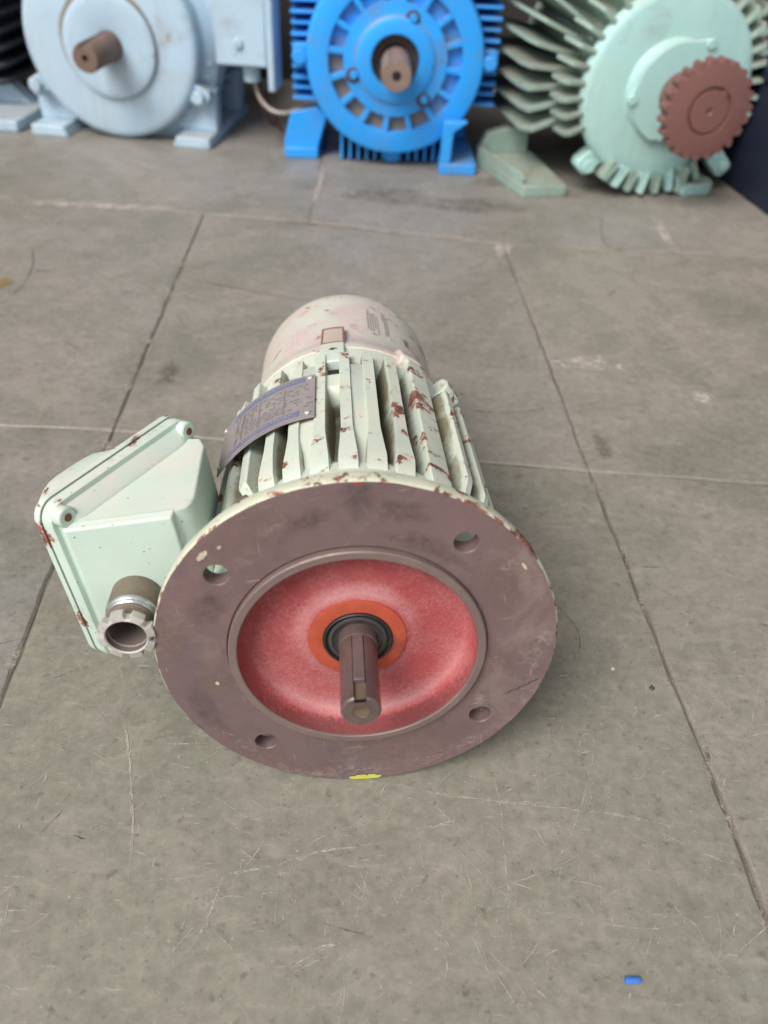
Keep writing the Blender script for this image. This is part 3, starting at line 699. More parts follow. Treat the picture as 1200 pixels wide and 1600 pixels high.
# through-bolt ribs
mk('bolt_rib', sector(D(37), D(46.8), [(.036, .0735, .3), (.040, .0782, .5)] + [(.046 + .0145 * k, .0802 - .0001 * k, .62 + .3 * wd.random()) for k in range(10)] + [(.195, .0792, .8), (.2, .078, .6)], n=6), MINT, motor, bev=.0008, label='rib with red primer showing through the flaked paint')
mk('bolt_rib', sector(D(-44), D(-39), [(.068, .074, .2), (.074, .0792, .3), (.12, .0795, .2), (.195, .079, .4)], n=4), MINT, motor, bev=.0008)
for th in (141.5, 218.5): mk('bolt_rib', sector(D(th - 4.5), D(th + 4.5), [(.036, .0735, .3), (.046, .0802, .5), (.195, .079, .8)], n=4), MINT, motor, bev=.0008)
# mounting pads either side of the top groove
mk('mounting_pad', sector(D(5), D(17), [(.052, .0740, 0), (.076, .0735, 0), (.092, .0762, .05), (.172, .0768, .1), (.176, .0745, .1)], n=6), MINT, motor, bev=.0012)
mk('mounting_pad', sector(D(-17), D(-5), [(.052, .0740, 0), (.074, .0742, 0), (.086, .0768, .05), (.176, .0768, .05), (.180, .0745, .1)], n=6), MINT, motor, bev=.0012)
mk('cross_web', sector(D(-5), D(5), [(.142, .070, 0), (.146, .0752, .1), (.162, .0755, .1), (.165, .072, 0)], n=4), MINT, motor, bev=.001)
# bolt with brown dirt in the front left recess
mk('bolt_lug', sector(D(-50), D(-44), [(.034, .074, .3), (.040, .0802, .5), (.060, .0802, .6), (.066, .0775, .3)], n=4), MINT, motor, bev=.0018, seg=3)
hb = newbm(); pc = P(.0772, 0, D(-39)); hexbolt(hb, (pc.x, pc.z), .0052, .046, .056, .3); lathe([(.0001, .0435), (.003, .0435), (.003, .047)], 16, bm=hb, cx=pc.x, cz=pc.z)
mk('bolt', hb, RUST, motor, bev=.0006)
# rear ears
mk('rear_ear', sector(D(59), D(70), [(.190, .0790, .4), (.192, .0836, .6), (.199, .0838, .8), (.204, .082, .8), (.206, .078, .5)], n=3), MINT, motor, bev=.001)
mk('rear_ear', sector(D(-72), D(-60), [(.188, .0770, .2), (.190, .0805, .4), (.203, .0800, .5), (.205, .076, .3)], n=3), MINT, motor, bev=.001)
mk('rear_ear', sector(D(34), D(46), [(.197, .0760, .2), (.200, .0792, .3), (.212, .0772, .2), (.222, .0715, .1)], n=5), COVER, motor, bev=.0015)
# fan cover
def cvj(th, r, s): return .0003 * mnoise.noise(Vector((math.sin(th) * 3, math.cos(th) * 3, s * 40)))
cover = lathe([(.0715, .2065), (.0732, .2075, .2), (.0732, .212, .1), (.0712, .220), (.0690, .228), (.0675, .236), (.0668, .246, .1), (.0665, .280, .1), (.0662, .314, .15), (.0652, .324, .3), (.0628, .3325, .35), (.0585, .3390, .3), (.052, .3425, .1), (.046, .343)], 128, jit=cvj)
wl = cover.verts.layers.float['wear']
for v_ in cover.verts:
    th = math.degrees(math.atan2(v_.co.x, v_.co.z))
    if 32 < th < 60 and v_.co.y > .235: v_[wl] = .5
cv = mk('fan_cover', cover, COVER, motor, sharp=35)
gb = newbm()
for r in (.008, .016, .024, .032, .040, .047): lathe([(r, .3416), (r + .003, .3416), (r + .003, .3440), (r, .3440), (r, .3416)], 48, bm=gb)
for k in range(4):
    t = k * pi / 4; e = Vector((math.sin(t), 0, math.cos(t))); q = Vector((math.cos(t), 0, -math.sin(t)))
    vs = [V(gb, e * a + q * b + Vector((0, y, 0))) for y in (.3412, .3428) for a, b in ((-.05, -.0018), (.05, -.0018), (.05, .0018), (-.05, .0018))]
    for f in ((0, 1, 2, 3), (4, 5, 6, 7), (0, 1, 5, 4), (1, 2, 6, 5), (2, 3, 7, 6), (3, 0, 4, 7)): Fc(gb, [vs[i] for i in f])
mk('grille', gb, COVER, cv, loc=(0, 0, 0))
# cover tab with bolt hole and bare window
def curved(t0, t1, s0, s1, r, thick, n=6, m_=6, rfun=None):
    bm = newbm(); top = []; bot = []
    for j in range(m_ + 1):
        s = s0 + (s1 - s0) * j / m_; row = []; rb = []
        for k in range(n + 1):
            t = D(t0 + (t1 - t0) * k / n); rr = rfun(t, s) if rfun else r
            row.append(V(bm, P(rr, s, t))); rb.append(V(bm, P(rr - thick, s, t)))
        top.append(row); bot.append(rb)
    for j in range(m_):
        for k in range(n):
            Fc(bm, (top[j][k], top[j][k + 1], top[j + 1][k + 1], top[j + 1][k])); Fc(bm, (bot[j][k], bot[j + 1][k], bot[j + 1][k + 1], bot[j][k + 1]))
    for j in range(m_): Fc(bm, (top[j][0], top[j + 1][0], bot[j + 1][0], bot[j][0])); Fc(bm, (top[j][n], bot[j][n], bot[j + 1][n], top[j + 1][n]))
    for k in range(n): Fc(bm, (top[0][k], bot[0][k], bot[0][k + 1], top[0][k + 1])); Fc(bm, (top[m_][k], top[m_][k + 1], bot[m_][k + 1], bot[m_][k]))
    return bm
tabr = lambda t, s: .0762 - .10 * max(0, s - .195)
tabm = paint('tab_paint', (.60, .70, .62), (.62, .62, .54), scale=70, chip=.80)
tab = mk('cover_tab', curved(-6.2, 6.0, .180, .213, 0, .007, rfun=tabr), tabm, motor, bev=.0008)
barem = paint('bare_window', (.55, .45, .37), (.58, .47, .39), scale=90, chip=.74)
wpr = lambda t, s: .0742 - .10 * max(0, s - .210)
mk('tab_window', curved(-5.5, 5.6, .2132, .2455, 0, .006, rfun=lambda t, s: tabr(t, s) - .0004), barem, tab, loc=(0, 0, 0), bev=.0006)
primer = metal('red_primer_edge', (.30, .10, .08), (.36, .2, .16), 0, .7, 160, spots=(.5, .45, .38), spot_lvl=.55)
eb = newbm()
for a in (curved(-6.2, -5.6, .2132, .2465, 0, .006, rfun=lambda t, s: tabr(t, s) - .0001), curved(5.7, 6.3, .2132, .2465, 0, .006, rfun=lambda t, s: tabr(t, s) - .0001), curved(-6.2, 6.3, .2456, .2475, 0, .006, rfun=lambda t, s: tabr(t, s) - .0001), curved(-5.6, 5.7, .2128, .2140, 0, .004, rfun=lambda t, s: tabr(t, s) + .0002)):
    tmp = bpy.data.meshes.new('tmp'); a.to_mesh(tmp); a.free(); eb.from_mesh(tmp); bpy.data.meshes.remove(tmp)
mk('window_edge', eb, primer, tab, loc=(0, 0, 0))
def radial_disc(th, s, r0, h, rad, n=20, dome=False):
    e = Vector((math.sin(D(th)), 0, math.cos(D(th)))); t = Vector((math.cos(D(th)), 0, -math.sin(D(th)))); y = Vector((0, 1, 0))
    bm = newbm(); c = e * r0 + Vector((0, s, 0)); rows = []
    prof = [(rad, 0), (rad, h * .4), (rad * .8, h * .8), (rad * .45, h)] if dome else [(rad, 0), (rad, h)]
    for rr, hh in prof: rows.append([V(bm, c + e * hh + rr * (math.cos(2 * pi * k / n) * t + math.sin(2 * pi * k / n) * y)) for k in range(n)])
    for a, b in zip(rows, rows[1:]):
        for k in range(n): Fc(bm, (a[k], a[(k + 1) % n], b[(k + 1) % n], b[k]))
    Fc(bm, rows[-1]); return bm
rusth = metal('rust_halo', (.36, .23, .09), (.42, .3, .15), 0, .7, 220, spots=(.2, .1, .04), spot_lvl=.5)
mk('rust_ring', radial_disc(.3, .1985, .0756, .0003, .0029), rusth, tab, loc=(0, 0, 0))
mk('bolt_hole', radial_disc(.0, .1985, .0757, .0004, .0014), BLACK, tab, loc=(0, 0, 0))
# faded printed label lines on the cover
lb = newbm(); lr = random.Random(4)
def line(t, s0, s1, wdt, r=.06715):
    s = s0
    while s < s1:
        e = min(s1, s + lr.uniform(.0012, .0042)); vs = [V(lb, P(r - .008 * max(0, s_ - .246), s_, D(t_))) for s_, t_ in ((s, t - wdt), (e, t - wdt), (e, t + wdt), (s, t + wdt))]; Fc(lb, vs); s = e + lr.uniform(.0004, .0012)
for i, (t, s0, s1) in enumerate(((21.5, .250, .271), (23.1, .247, .272), (24.7, .246, .271), (26.3, .252, .270), (27.9, .243, .270), (33.0, .246, .281), (34.6, .248, .274), (22, .277, .281), (31.5, .272, .282))): line(t, s0 + .008, s1 + .016, .42)
mk('printed_lines', lb, INK, cv, loc=(0, 0, 0), flat=True, kind='stuff')
lb = newbm()
for t, s0, s1, w_ in ((12, .252, .262, 2.2), (4, .282, .284, 5), (16.5, .246, .250, 1.6), (-14, .27, .273, 3), (-24, .25, .274, .5), (-27, .25, .27, .4), (38, .243, .256, 2.4), (17, .272, .275, 4.5)):
    line(t, s0, s1, w_, .0671)
fadem = marks('faded_print', (.42, .26, .23), .46, .62, .5, 500)
for v_ in lb.verts: v_[lb.verts.layers.float['wear']] = 1
mk('faded_print', lb, fadem, cv, loc=(0, 0, 0), flat=True, kind='stuff')
# nameplate, bent round the fins
def npr(t, s): 
    k = (math.degrees(t) + 8) / -49; return .0803 + .0068 * max(0, min(1, k)) 
NT0, NT1, NS0, NS1 = -55.5, -7.2, .1035, .1565
npl = mk('nameplate', curved(NT0, NT1, NS0, NS1, 0, .0009, 28, 4, npr), PLATE, motor, label='bent aluminium nameplate with blue lettered bands')
mk('blue_band', curved(-47, -11.5, .1478, .1541, 0, .0004, 24, 2, lambda t, s: npr(t, s) + .00025), PLATEBLUE, npl, loc=(0, 0, 0))
mk('blue_band', curved(-47, -13.5, .1066, .1128, 0, .0004, 24, 2, lambda t, s: npr(t, s) + .00025), PLATEBLUE, npl, loc=(0, 0, 0))
for th, s in ((-9.3, .1525), (-10, .1085), (-53.8, .1525), (-53.8, .1085)):
    mk('rivet', radial_disc(th, s, npr(D(th), s) + .0001, .0012, .0019, 14, True), RIVET, npl, loc=(0, 0, 0))
def bent_text(txt, size, t0, s0, name, mat, parent, rf, span=None):
    cu = bpy.data.curves.new('txt', 'FONT'); cu.body = txt; cu.size = size; cu.resolution_u = 2
    ob = bpy.data.objects.new('txt', cu); C.objects.link(ob)
    dg = bpy.context.evaluated_depsgraph_get(); me = bpy.data.meshes.new_from_object(ob.evaluated_get(dg)); bpy.data.objects.remove(ob); bpy.data.curves.remove(cu)
    wmax = max(v_.co.x for v_ in me.vertices)
    k = (D(span) * .0825 / wmax) if span else 1
    for v_ in me.vertices:
        t = D(t0) + v_.co.x * k / .0825; s = s0 + v_.co.y; p = P(rf(t, s) + .0005, s, t); v_.co = p
    me.materials.clear(); me.materials.append(mat)
    return mk(name, me, mat, parent, loc=(0, 0, 0))
bent_text('INDUCTION MOTOR', .0052, -44.5, .1491, 'lettering', TXTL, npl, npr, 30)
bent_text('ELECTRIC MOTORS', .0050, -44.5, .1079, 'lettering', TXTL, npl, npr, 28)
lb = newbm()
for i in range(9):                                     # stamped data lines, too worn to read
    s = .1165 + i * .0034; t = -45.
    while t < -10:
        e = t + lr.uniform(.6, 2.6)
        if lr.random() < .72:
            vs = [V(lb, P(npr(D(t_), s_) + .0003, s_, D(t_))) for t_, s_ in ((t, s), (e, s), (e, s + .0011), (t, s + .0011))]; Fc(lb, vs)
        t = e + lr.uniform(.3, 1.2)
for t in (-32, -20.5, -41):
    vs = [V(lb, P(npr(D(t_), s_) + .00032, s_, D(t_))) for t_, s_ in ((t, .1145), (t + .4, .1145), (t + .4, .146), (t, .146))]; Fc(lb, vs)
mk('stamped_lines', lb, metal('stamped_ink', (.25, .2, .21), (.31, .255, .26), .1, .6, 300, spots=(.4, .33, .33), spot_lvl=.5), npl, loc=(0, 0, 0), flat=True, kind='stuff')

# terminal box (wedge: lid on the diagonal, facing left and back)
tb = None
p0 = Vector((-.1437, .0352)); p1 = Vector((-.0865, .1190)); lu = (p1 - p0).normalized(); ln = Vector((-lu.y, lu.x)); LW = (p1 - p0).length
ZB, ZT = -.0155, .0855
def rrect(x0, x1, z0, z1, r, n=6):
    out = []
    for cx, cz, a0 in ((x1 - r, z1 - r, 0), (x0 + r, z1 - r, 90), (x0 + r, z0 + r, 180), (x1 - r, z0 + r, 270)):
        for k in range(n + 1):
            a = D(a0 + 90 * k / n); out.append((cx + r * math.cos(a), cz + r * math.sin(a)))
    return out
def lidpt(u, z, h): q = p0 + lu * u + ln * h; return Vector((q.x, q.y, z))
def lidloft(layers, cap=True):
    bm = newbm(); rows = []
    for (x0, x1, z0, z1, r, h, wv) in layers: rows.append([V(bm, lidpt(u, z, h), wv) for u, z in rrect(x0, x1, z0, z1, r)])
    for a, b in zip(rows, rows[1:]):
        for k in range(len(a)): Fc(bm, (a[k], a[(k + 1) % len(a)], b[(k + 1) % len(a)], b[k]))
    Fc(bm, rows[0]); Fc(bm, rows[-1]); return bm
box_bm = newbm()
A = p0 + lu * .0080 - ln * .004; Bq = p1 - lu * .0105 - ln * .004
plan = [(A.x, A.y), (-.1340, .0348), (-.0790, .0345), (-.0740, .0360), (-.0708, .0400), (-.0700, .0450), (-.0712, .095), (-.0745, .104), (Bq.x, Bq.y)]
prism(box_bm, plan, 'z', ZB + .0075, ZT - .0105)
ff = [f for f in box_bm.faces if abs(f.calc_center_median().y - .0345) < .0004][0]
ins = bmesh.ops.inset_region(box_bm, faces=[ff], thickness=.0082, depth=0)
bmesh.ops.inset_region(box_bm, faces=[ff], thickness=.0012, depth=.0050)
tbox = mk('terminal_box', box_bm, MINT_BOX, motor, bev=.0012, seg=3, sharp=50)
Z = (0, 0, 0)
mk('box_rim', lidloft([(.0006, LW - .0006, ZB + .0006, ZT - .0006, .0095, -.0068, .2), (0, LW, ZB, ZT, .010, -.006, .5), (0, LW, ZB, ZT, .010, -.0004, .8)]), MINT_BOX, tbox, loc=Z)
mk('rim_fillet', lidloft([(.0030, LW - .0030, ZB + .0030, ZT - .0030, .008, -.0062, .1), (.0052, LW - .0052, ZB + .0052, ZT - .0052, .007, -.0100, 0), (.0078, LW - .0090, ZB + .0075, ZT - .0090, .006, -.0130, 0), (.0110, LW - .0140, ZB + .0095, ZT - .0108, .005, -.0150, 0)]), MINT_BOX, tbox, loc=Z, sharp=60)
mk('gasket', lidloft([(.0009, LW - .0009, ZB + .0009, ZT - .0009, .0095, -.0004, 0), (.0009, LW - .0009, ZB + .0009, ZT - .0009, .0095, .0008, 0)]), BLACKGAP, tbox, loc=Z)
lidb = lidloft([(-.0005, LW + .0005, ZB - .0005, ZT + .0005, .0105, .0008, .8), (-.0005, LW + .0005, ZB - .0005, ZT + .0005, .0105, .0048, .8), (.001, LW - .001, ZB + .001, ZT - .001, .0095, .0058, .5), (.0045, LW - .0210, ZB + .0055, ZT - .0035, .016, .0062, .1), (.0075, LW - .0250, ZB + .0075, ZT - .0045, .018, .0130, .2), (.0110, LW - .0300, ZB + .0100, ZT - .0060, .020, .0240, .5), (.0140, LW - .0340, ZB + .0130, ZT - .0085, .020, .0290, .6), (.0190, LW - .0400, ZB + .0180, ZT - .0140, .018, .0315, .15)])
wl = lidb.verts.layers.float['wear']
for v_ in lidb.verts:
    if v_.co.x < -.1437 and v_.co.z > .062 and v_.co.y < .046: v_[wl] = 1.25
    if v_.co.z > .062 and v_.co.y < .070 and (v_.co.x + .1437) * ln.x + (v_.co.y - .0352) * ln.y > .023: v_[wl] = 1.1
lid = mk('lid', lidb, MINT_BOX, tbox, loc=Z, sharp=50)
def lid_cyl(u, z, h0, h1, r, n=20):
    bm = newbm(); rows = []
    for h in (h0, h1): rows.append([V(bm, lidpt(u + r * math.cos(2 * pi * k / n), z + r * math.sin(2 * pi * k / n), h)) for k in range(n)])
    for k in range(n): Fc(bm, (rows[0][k], rows[0][(k + 1) % n], rows[1][(k + 1) % n], rows[1][k]))
    Fc(bm, rows[0]); Fc(bm, rows[1]); return bm
for u, z in ((.0068, ZT - .0066), (LW - .0070, ZT - .0068), (.0078, ZB + .0078), (LW - .0078, ZB + .0078)):
    mk('screw_boss', lid_cyl(u, z, -.0122, -.0062, .0054), MINT_BOX, tbox, loc=Z, bev=.0012, seg=3)
    mk('screw', lid_cyl(u, z, -.0125, -.0112, .0021), RUSTSCREW, tbox, loc=Z)
nk = sector(D(-113), D(-62), [(.040, .0720, .1), (.044, .0745, .2), (.100, .0745, .2), (.106, .072, .1)], n=8)
mk('box_neck', nk, MINT, motor, bev=.002, seg=3)
# cable entry pipe with castellated lock ring
PX, PZ = -.1090, .0292
pipe = lathe([(.0136, .034), (.0136, .0325), (.0132, .0322), (.0132, .0150), (.0128, .0142)], 48, cx=PX, cz=PZ)
pp = mk('cable_entry', pipe, GALV, tbox, loc=Z)
mk('zinc_collar', lathe([(.0131, .0147), (.0129, .0132), (.0122, .0127), (.0122, .0115), (.0116, .0109), (.0112, .0109)], 48, cx=PX, cz=PZ), SHINY, pp, loc=Z)
mk('thread_neck', lathe([(.0113, .0112), (.0113, .0100), (.0105, .0095), (.0107, .0088), (.0104, .0082), (.0106, .0075), (.0104, .0068), (.0106, .006), (.0104, .0052), (.0106, .0045), (.0104, .002)], 48, cx=PX, cz=PZ), GALV, pp, loc=Z)
rb = newbm(); n = 96; rows = []
def ro_(k):
    a = (k / n * 8) % 1; return .0113 if a < .26 else .0139
for s, ri in ((.0030, None), (-.0012, None)):
    rows.append([V(rb, (PX + ro_(k) * math.sin(2 * pi * k / n + .2), s, PZ + ro_(k) * math.cos(2 * pi * k / n + .2))) for k in range(n)])
inn = [[V(rb, (PX + r * math.sin(2 * pi * k / n + .2), s, PZ + r * math.cos(2 * pi * k / n + .2))) for k in range(n)] for r, s in ((.0104, -.0018), (.0098, -.0012), (.0096, .0030))]
allr = rows + inn
for a, b in zip(allr, allr[1:]):
    for k in range(n): Fc(rb, (a[k], a[(k + 1) % n], b[(k + 1) % n], b[k]))
for k in range(n): Fc(rb, (allr[-1][k], allr[-1][(k + 1) % n], allr[0][(k + 1) % n], allr[0][k]))
mk('lock_ring', rb, GALVRING, pp, loc=Z, sharp=30)
PIPEIN = metal('pipe_inside', (.20, .165, .15), (.15, .12, .105), .1, .6, 60)
mk('pipe_bore', lathe([(.0097, -.0011), (.0096, .006), (.0096, .030), (.0001, .030)], 48, cx=PX, cz=PZ), PIPEIN, pp, loc=Z)

# ------------------------------------------------------------------ small litter
t = thing('plastic_bit', 'tiny bright blue plastic bit lying on the floor at the lower right', 'plastic bit', (.1281, .1669, 0), D(4)); t.scale = (.92, .8, .75)
pb = newbm(); n = 10
rows = []
for x, sc_ in ((-.0042, .96), (-.0038, 1), (.0022, 1), (.0034, .86), (.0041, .55)):
    rows.append([V(pb, (x, .0021 * sc_ * math.cos(2 * pi * k / n), .0017 + .0016 * sc_ * math.sin(2 * pi * k / n))) for k in range(n)])
for a, b in zip(rows, rows[1:]):
    for k in range(n): Fc(pb, (a[k], a[(k + 1) % n], b[(k + 1) % n], b[k]))
Fc(pb, rows[0]); Fc(pb, rows[-1]); mk('plastic_sleeve', pb, BLUEP, t)
def crumb(name, label, cat, loc, r, mat, seed):
    bm = newbm(); bmesh.ops.create_icosphere(bm, subdivisions=2, radius=r)
    for v_ in bm.verts: v_.co *= 1 + .45 * mnoise.noise(v_.co * (1.3 / r) + Vector((seed, 0, 0))); v_.co.z *= .6
    zm = min(v_.co.z for v_ in bm.verts)
    for v_ in bm.verts: v_.co.z -= zm + .0001
    o = mk(name, bm, mat, flat=True); o.location = loc; o['label'] = label; o['category'] = cat
crumb('paint_flake', 'tiny white flake on the floor right of the flange', 'flake', (.1531, .3576, 0), .0011, WHITEC, 1)
crumb('grit', 'tiny dark speck of grit beside the right floor joint', 'grit', (.1754, .3432, 0), .0016, GRITM, 2)

# ------------------------------------------------------------------ background motors
GRP = 'large motors standing in a row at the back'
def bgroot(name, label, loc, yaw): 
    o = thing(name, label, 'motor', (loc[0], loc[1], 0), yaw, GRP); return o
def foot(mat, parent, x0, x1, y0, y1, h, web, z1, xin):
    """foot pad with upright web towards the body; xin = x where the web meets the body"""
    bm = newbm(); box(bm, (min(x0, x1), y0, 0), (max(x0, x1), y1, h))
    pts = [(web, h - .001), (web + (xin - web) * .1, h - .001), (xin, z1), (web, z1 * .75)]
    pts = [(x0 + (x1 - x0) * .95, h - .001), (x0 + (x1 - x0) * .3, h - .001), (web, z1), (xin, z1)]
    prism(bm, pts, 'y', y0 + .006, y0 + .02); prism(bm, pts, 'y', y1 - .02, y1 - .006)
    return mk('foot', bm, mat, parent, bev=.002)
def bolt_at(parent, mat, x, z, y0=-.012, r=.013, mat2=None):
    bm = newbm(); hexbolt(bm, (x, z), r, y0, .004, .3); mk('bolt', bm, mat2 or mat, parent, bev=.0015)
def ear(parent, mat, x, z, a, l, wd_, y0, y1):
    bm = newbm(); e = Vector((math.sin(a), math.cos(a))); q = Vector((e.y, -e.x))
    pts = [(x + e.x * i + q.x * j, z + e.y * i + q.y * j) for i, j in ((-l, -wd_), (l * .7, -wd_), (l, -wd_ * .6), (l, wd_ * .6), (l * .7, wd_), (-l, wd_))]
    prism(bm, pts, 'y', y0, y1); return mk('bolt_ear', bm, mat, parent, bev=.002)

# --- pale blue motor
wx = bgroot('electric_motor', 'pale blue motor with plain round front and rusty stub shaft at the back left', (-.45, 1.42), -.13)
cz = .1405; wx['_off'] = (0, 0, cz)
mk('end_shield', lathe([(.060, .0, 0, 1.), (.0740, .0, 0, 1.), (.0775, .0, 0, .35), (.1, .0004), (.126, .0008), (.1335, .0025, .2), (.1372, .0065, .4), (.138, .016, .3), (.138, .028), (.131, .030)], 128), PALE, wx)
wx['_off'] = (.003, 0, cz - .004)
mk('bearing_cap', lathe([(.0195, .0), (.0215, -.006), (.024, -.007), (.060, -.0085), (.069, -.0082), (.0722, -.0068, .7, .3), (.0733, -.003, .3, .95), (.0735, -.0005, .2, 1.1)], 96), PALE, wx)
mk('frame', lathe([(.128, .030), (.1525, .040), (.156, .046), (.156, .085), (.150, .092), (.128, .096), (.128, .34), (.12, .36), (.001, .36)], 96), PALE, wx)
sh = lathe([(.0205, -.001), (.0205, -.085), (.0185, -.090), (.005, -.090), (.0045, -.082), (.0001, -.080)], 48)
for v_ in sh.verts:
    p = v_.co; 
    if p.z > .0125 and abs(p.x) < .0075 and p.y < -.02: p.z = .0125
mk('shaft', sh, RUST, wx, sharp=25)
wx['_off'] = (0, 0, cz)
fm = todata('cooling_fin', finmesh([(.10, .150, 0), (.105, .156, .2), (.33, .156, .2), (.335, .15, 0)], 0, .126, .006, .009), PALE)
for i, a in enumerate([98, 106, 114, 122, 130] + [-98, -106, -114, -122, -130] + [165, 173, 181, 189, 197] + [-80, -70, -60, -50, -40, -30, -20, -10, 0, 10, 20, 30, 40, 50]):
    o = bpy.data.objects.new('cooling_fin', fm); C.objects.link(o); o.parent = wx; o.location = (0, 0, cz); o.rotation_euler = (0, D(a), 0)
for i, a in enumerate((100, 108, 116, 124)): 
    o = mk('cooling_fin', finmesh([(.032, .14, 0), (.034, .152, .3), (.06, .156, .3), (.10, .156, 0)], D(a), .126, .009, .012), PALE, wx, bev=.001)
bolt_at(wx, PALE, .1335, -.068, -.004, .0105); bolt_at(wx, PALE, -.1335, -.069, -.004, .0105)
ear(wx, PALE, .131, -.068, D(118), .018, .014, .008, .032); ear(wx, PALE, -.131, -.069, D(-118), .018, .014, .008, .032)
wx['_off'] = (0, 0, 0)
for sx in (1, -1):
    bm = newbm()
    prism(bm, [(.088 * sx, .0), (.150 * sx, .0), (.150 * sx, .016), (.095 * sx, .016)], 'y', -.012, .21)
    prism(bm, [(.150 * sx, .0158), (.152 * sx, .078), (.125 * sx, .085), (.072 * sx, .03), (.092 * sx, .0158)], 'y', .030, .055)
    prism(bm, [(.150 * sx, .0158), (.152 * sx, .078), (.125 * sx, .085), (.092 * sx, .0158)], 'y', .16, .19)
    mk('foot', bm, PALE, wx, bev=.002)
jb = newbm(); box(jb, (.177, -.028, .127), (.256, .03, .315)); tbx = mk('terminal_box', jb, PALE, wx, bev=.004)
jb = newbm(); box(jb, (.2565, -.034, .097), (.2675, .012, .33)); mk('lid', jb, PALE, tbx, loc=Z, bev=.003)
mk('screw', lathe([(.0075, -.0275), (.0072, -.0315), (.005, -.033), (.0015, -.0328), (.0013, -.031), (.0001, -.031)], 24, cx=.213, cz=.158), PALE, tbx, loc=Z)
gl_ = newbm(); bmesh.ops.create_cone(gl_, cap_ends=True, segments=32, radius1=.0125, radius2=.013, depth=.026, matrix=Matrix.Translation((.2215, .004, .1145))); mk('cable_gland', gl_, PALE, tbx, loc=Z, bev=.002)
mk('grey_cable', tube(spline([(.2215, .02, .112), (.223, .016, .094), (.232, .008, .076), (.250, .0, .064), (.270, -.005, .062), (.288, .0, .066), (.30, .01, .07)]), .0033), WIREW, tbx, loc=Z)
mk('red_wire', tube(spline([(.219, .022, .112), (.221, .026, .085), (.227, .034, .058), (.236, .04, .036), (.243, .05, .028)]), .0022), WIRER, tbx, loc=Z)
mk('dark_wire', tube(spline([(.224, .024, .112), (.229, .03, .082), (.238, .04, .055), (.247, .05, .03), (.252, .055, .018)]), .0020), WIRER, tbx, loc=Z)
nb = newbm(); box(nb, (.13, .04, .15), (.178, .10, .30)); mk('box_neck', nb, PALE, wx, bev=.003)

# --- bright blue motor
bl = bgroot('electric_motor', 'bright blue motor with a ring of square slots at the back centre', (-.0125, 1.337), .03)
cz = .1495; bl['_off'] = (0, 0, cz)
mk('end_ring', lathe([(.0965, .014), (.0965, .0015), (.0972, .0005), (.122, .0), (.1262, .0018, .3), (.1285, .007, .5), (.1295, .018, .2), (.130, .030), (.124, .032)], 128), BLUE, bl)
sf = lathe([(.070, .013), (.084, .013), (.0975, .013)], 96)
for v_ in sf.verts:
    th = math.degrees(math.atan2(v_.co.x, v_.co.z)) % 360; v_[sf.verts.layers.float['grime_shade']] = .45 + .55 * max(0, -math.cos(math.radians(th - 25)))
mk('slot_floor', sf, BLUE, bl)
mk('hub', lathe([(.075, .021), (.075, .0015), (.0743, .0005), (.0590, -.0005, 0, .4), (.0575, -.001, 0, .8), (.0560, -.003, .3), (.0535, -.0045), (.036, -.005), (.0345, -.0035), (.034, .006)], 96), BLUE, bl)
DKM = metal('dark_bearing', (.07, .055, .05), (.11, .085, .075), .2, .55, 40)
mk('bearing_seat', lathe([(.0345, .002), (.0335, .012), (.020, .014)], 48), DKM, bl)
for k in range(16):
    a = 2 * pi * (k + .32) / 16
    mk('rib', finmesh([(.0015, .0967, 0), (.0135, .0967, 0)], a, .0745, .0085, .0075), BLUE, bl, bev=.0008)
bl['_off'] = (.001, 0, cz - .004)
bshaft = lathe([(.0215, .012), (.0215, -.066), (.0200, -.070), (.0065, -.070), (.006, -.055), (.0001, -.055)], 48)
for v_ in bshaft.verts:
    p = v_.co
    if p.z > .0135 and abs(p.x + .004) < .0065 and p.y < -.015: p.z = .0150
mk('shaft', bshaft, metal('pinkish_rust', (.24, .165, .14), (.30, .22, .19), .15, .65, 30, spots=(.12, .08, .065)), bl, sharp=25)
mk('shaft_bore', lathe([(.0062, -.0698), (.0058, -.0705), (.0001, -.0702)], 24), BLACK, bl)
bl['_off'] = (0, 0, cz)
for x, z in ((.022, .0545), (-.0605, -.020), (.043, -.050)):
    o = newbm(); lathe([(.0105, -.0012), (.0100, -.0018), (.0001, -.0018)], 20, bm=o, cx=x, cz=z); mk('screw_recess', o, DKM, bl)
    o = newbm(); hexbolt(o, (x + .001, z + .001), .0062, -.0065, -.001, .2); mk('screw', o, BLUE, bl, bev=.001)
mk('frame', lathe([(.126, .030), (.126, .29), (.11, .31), (.001, .31)], 96), BLUE, bl)
def plate(x0, x1, z, th_, y0, y1, vertical=False):
    bm = newbm()
    if vertical: box(bm, (z - th_ / 2, y0, x0), (z + th_ / 2, y1, x1))
    else: box(bm, (x0, y0, z - th_ / 2), (x1, y1, z + th_ / 2))
    return bm
for sx in (1, -1):
    for i in range(13):
        z = -.062 + i * .0142
        xi = math.sqrt(max(.0, .1255 ** 2 - z * z)) - .002
        mk('cooling_fin', plate(min(xi * sx, .152 * sx), max(xi * sx, .152 * sx), z, .0042, .034 + .004 * (i % 2), .27), BLUE, bl, bev=.0008)
for i in range(13):
    x = -.078 + i * .013
    if abs(x) < .006: continue
    zi = -math.sqrt(.1255 ** 2 - x * x) + .002
    mk('cooling_fin', plate(-.1465, zi, x, .0042, .031, .27, True), BLUE, bl, bev=.0008)
o = newbm(); prism(o, [(-.014, -.120), (.014, -.120), (.011, -.1475), (-.009, -.1475)], 'y', .026, .050); mk('drain_boss', o, BLUE, bl, bev=.002)
bolt_at(bl, BLUE, -.1375, .000, .012, .011); bolt_at(bl, BLUE, .137, .0, .012, .011)
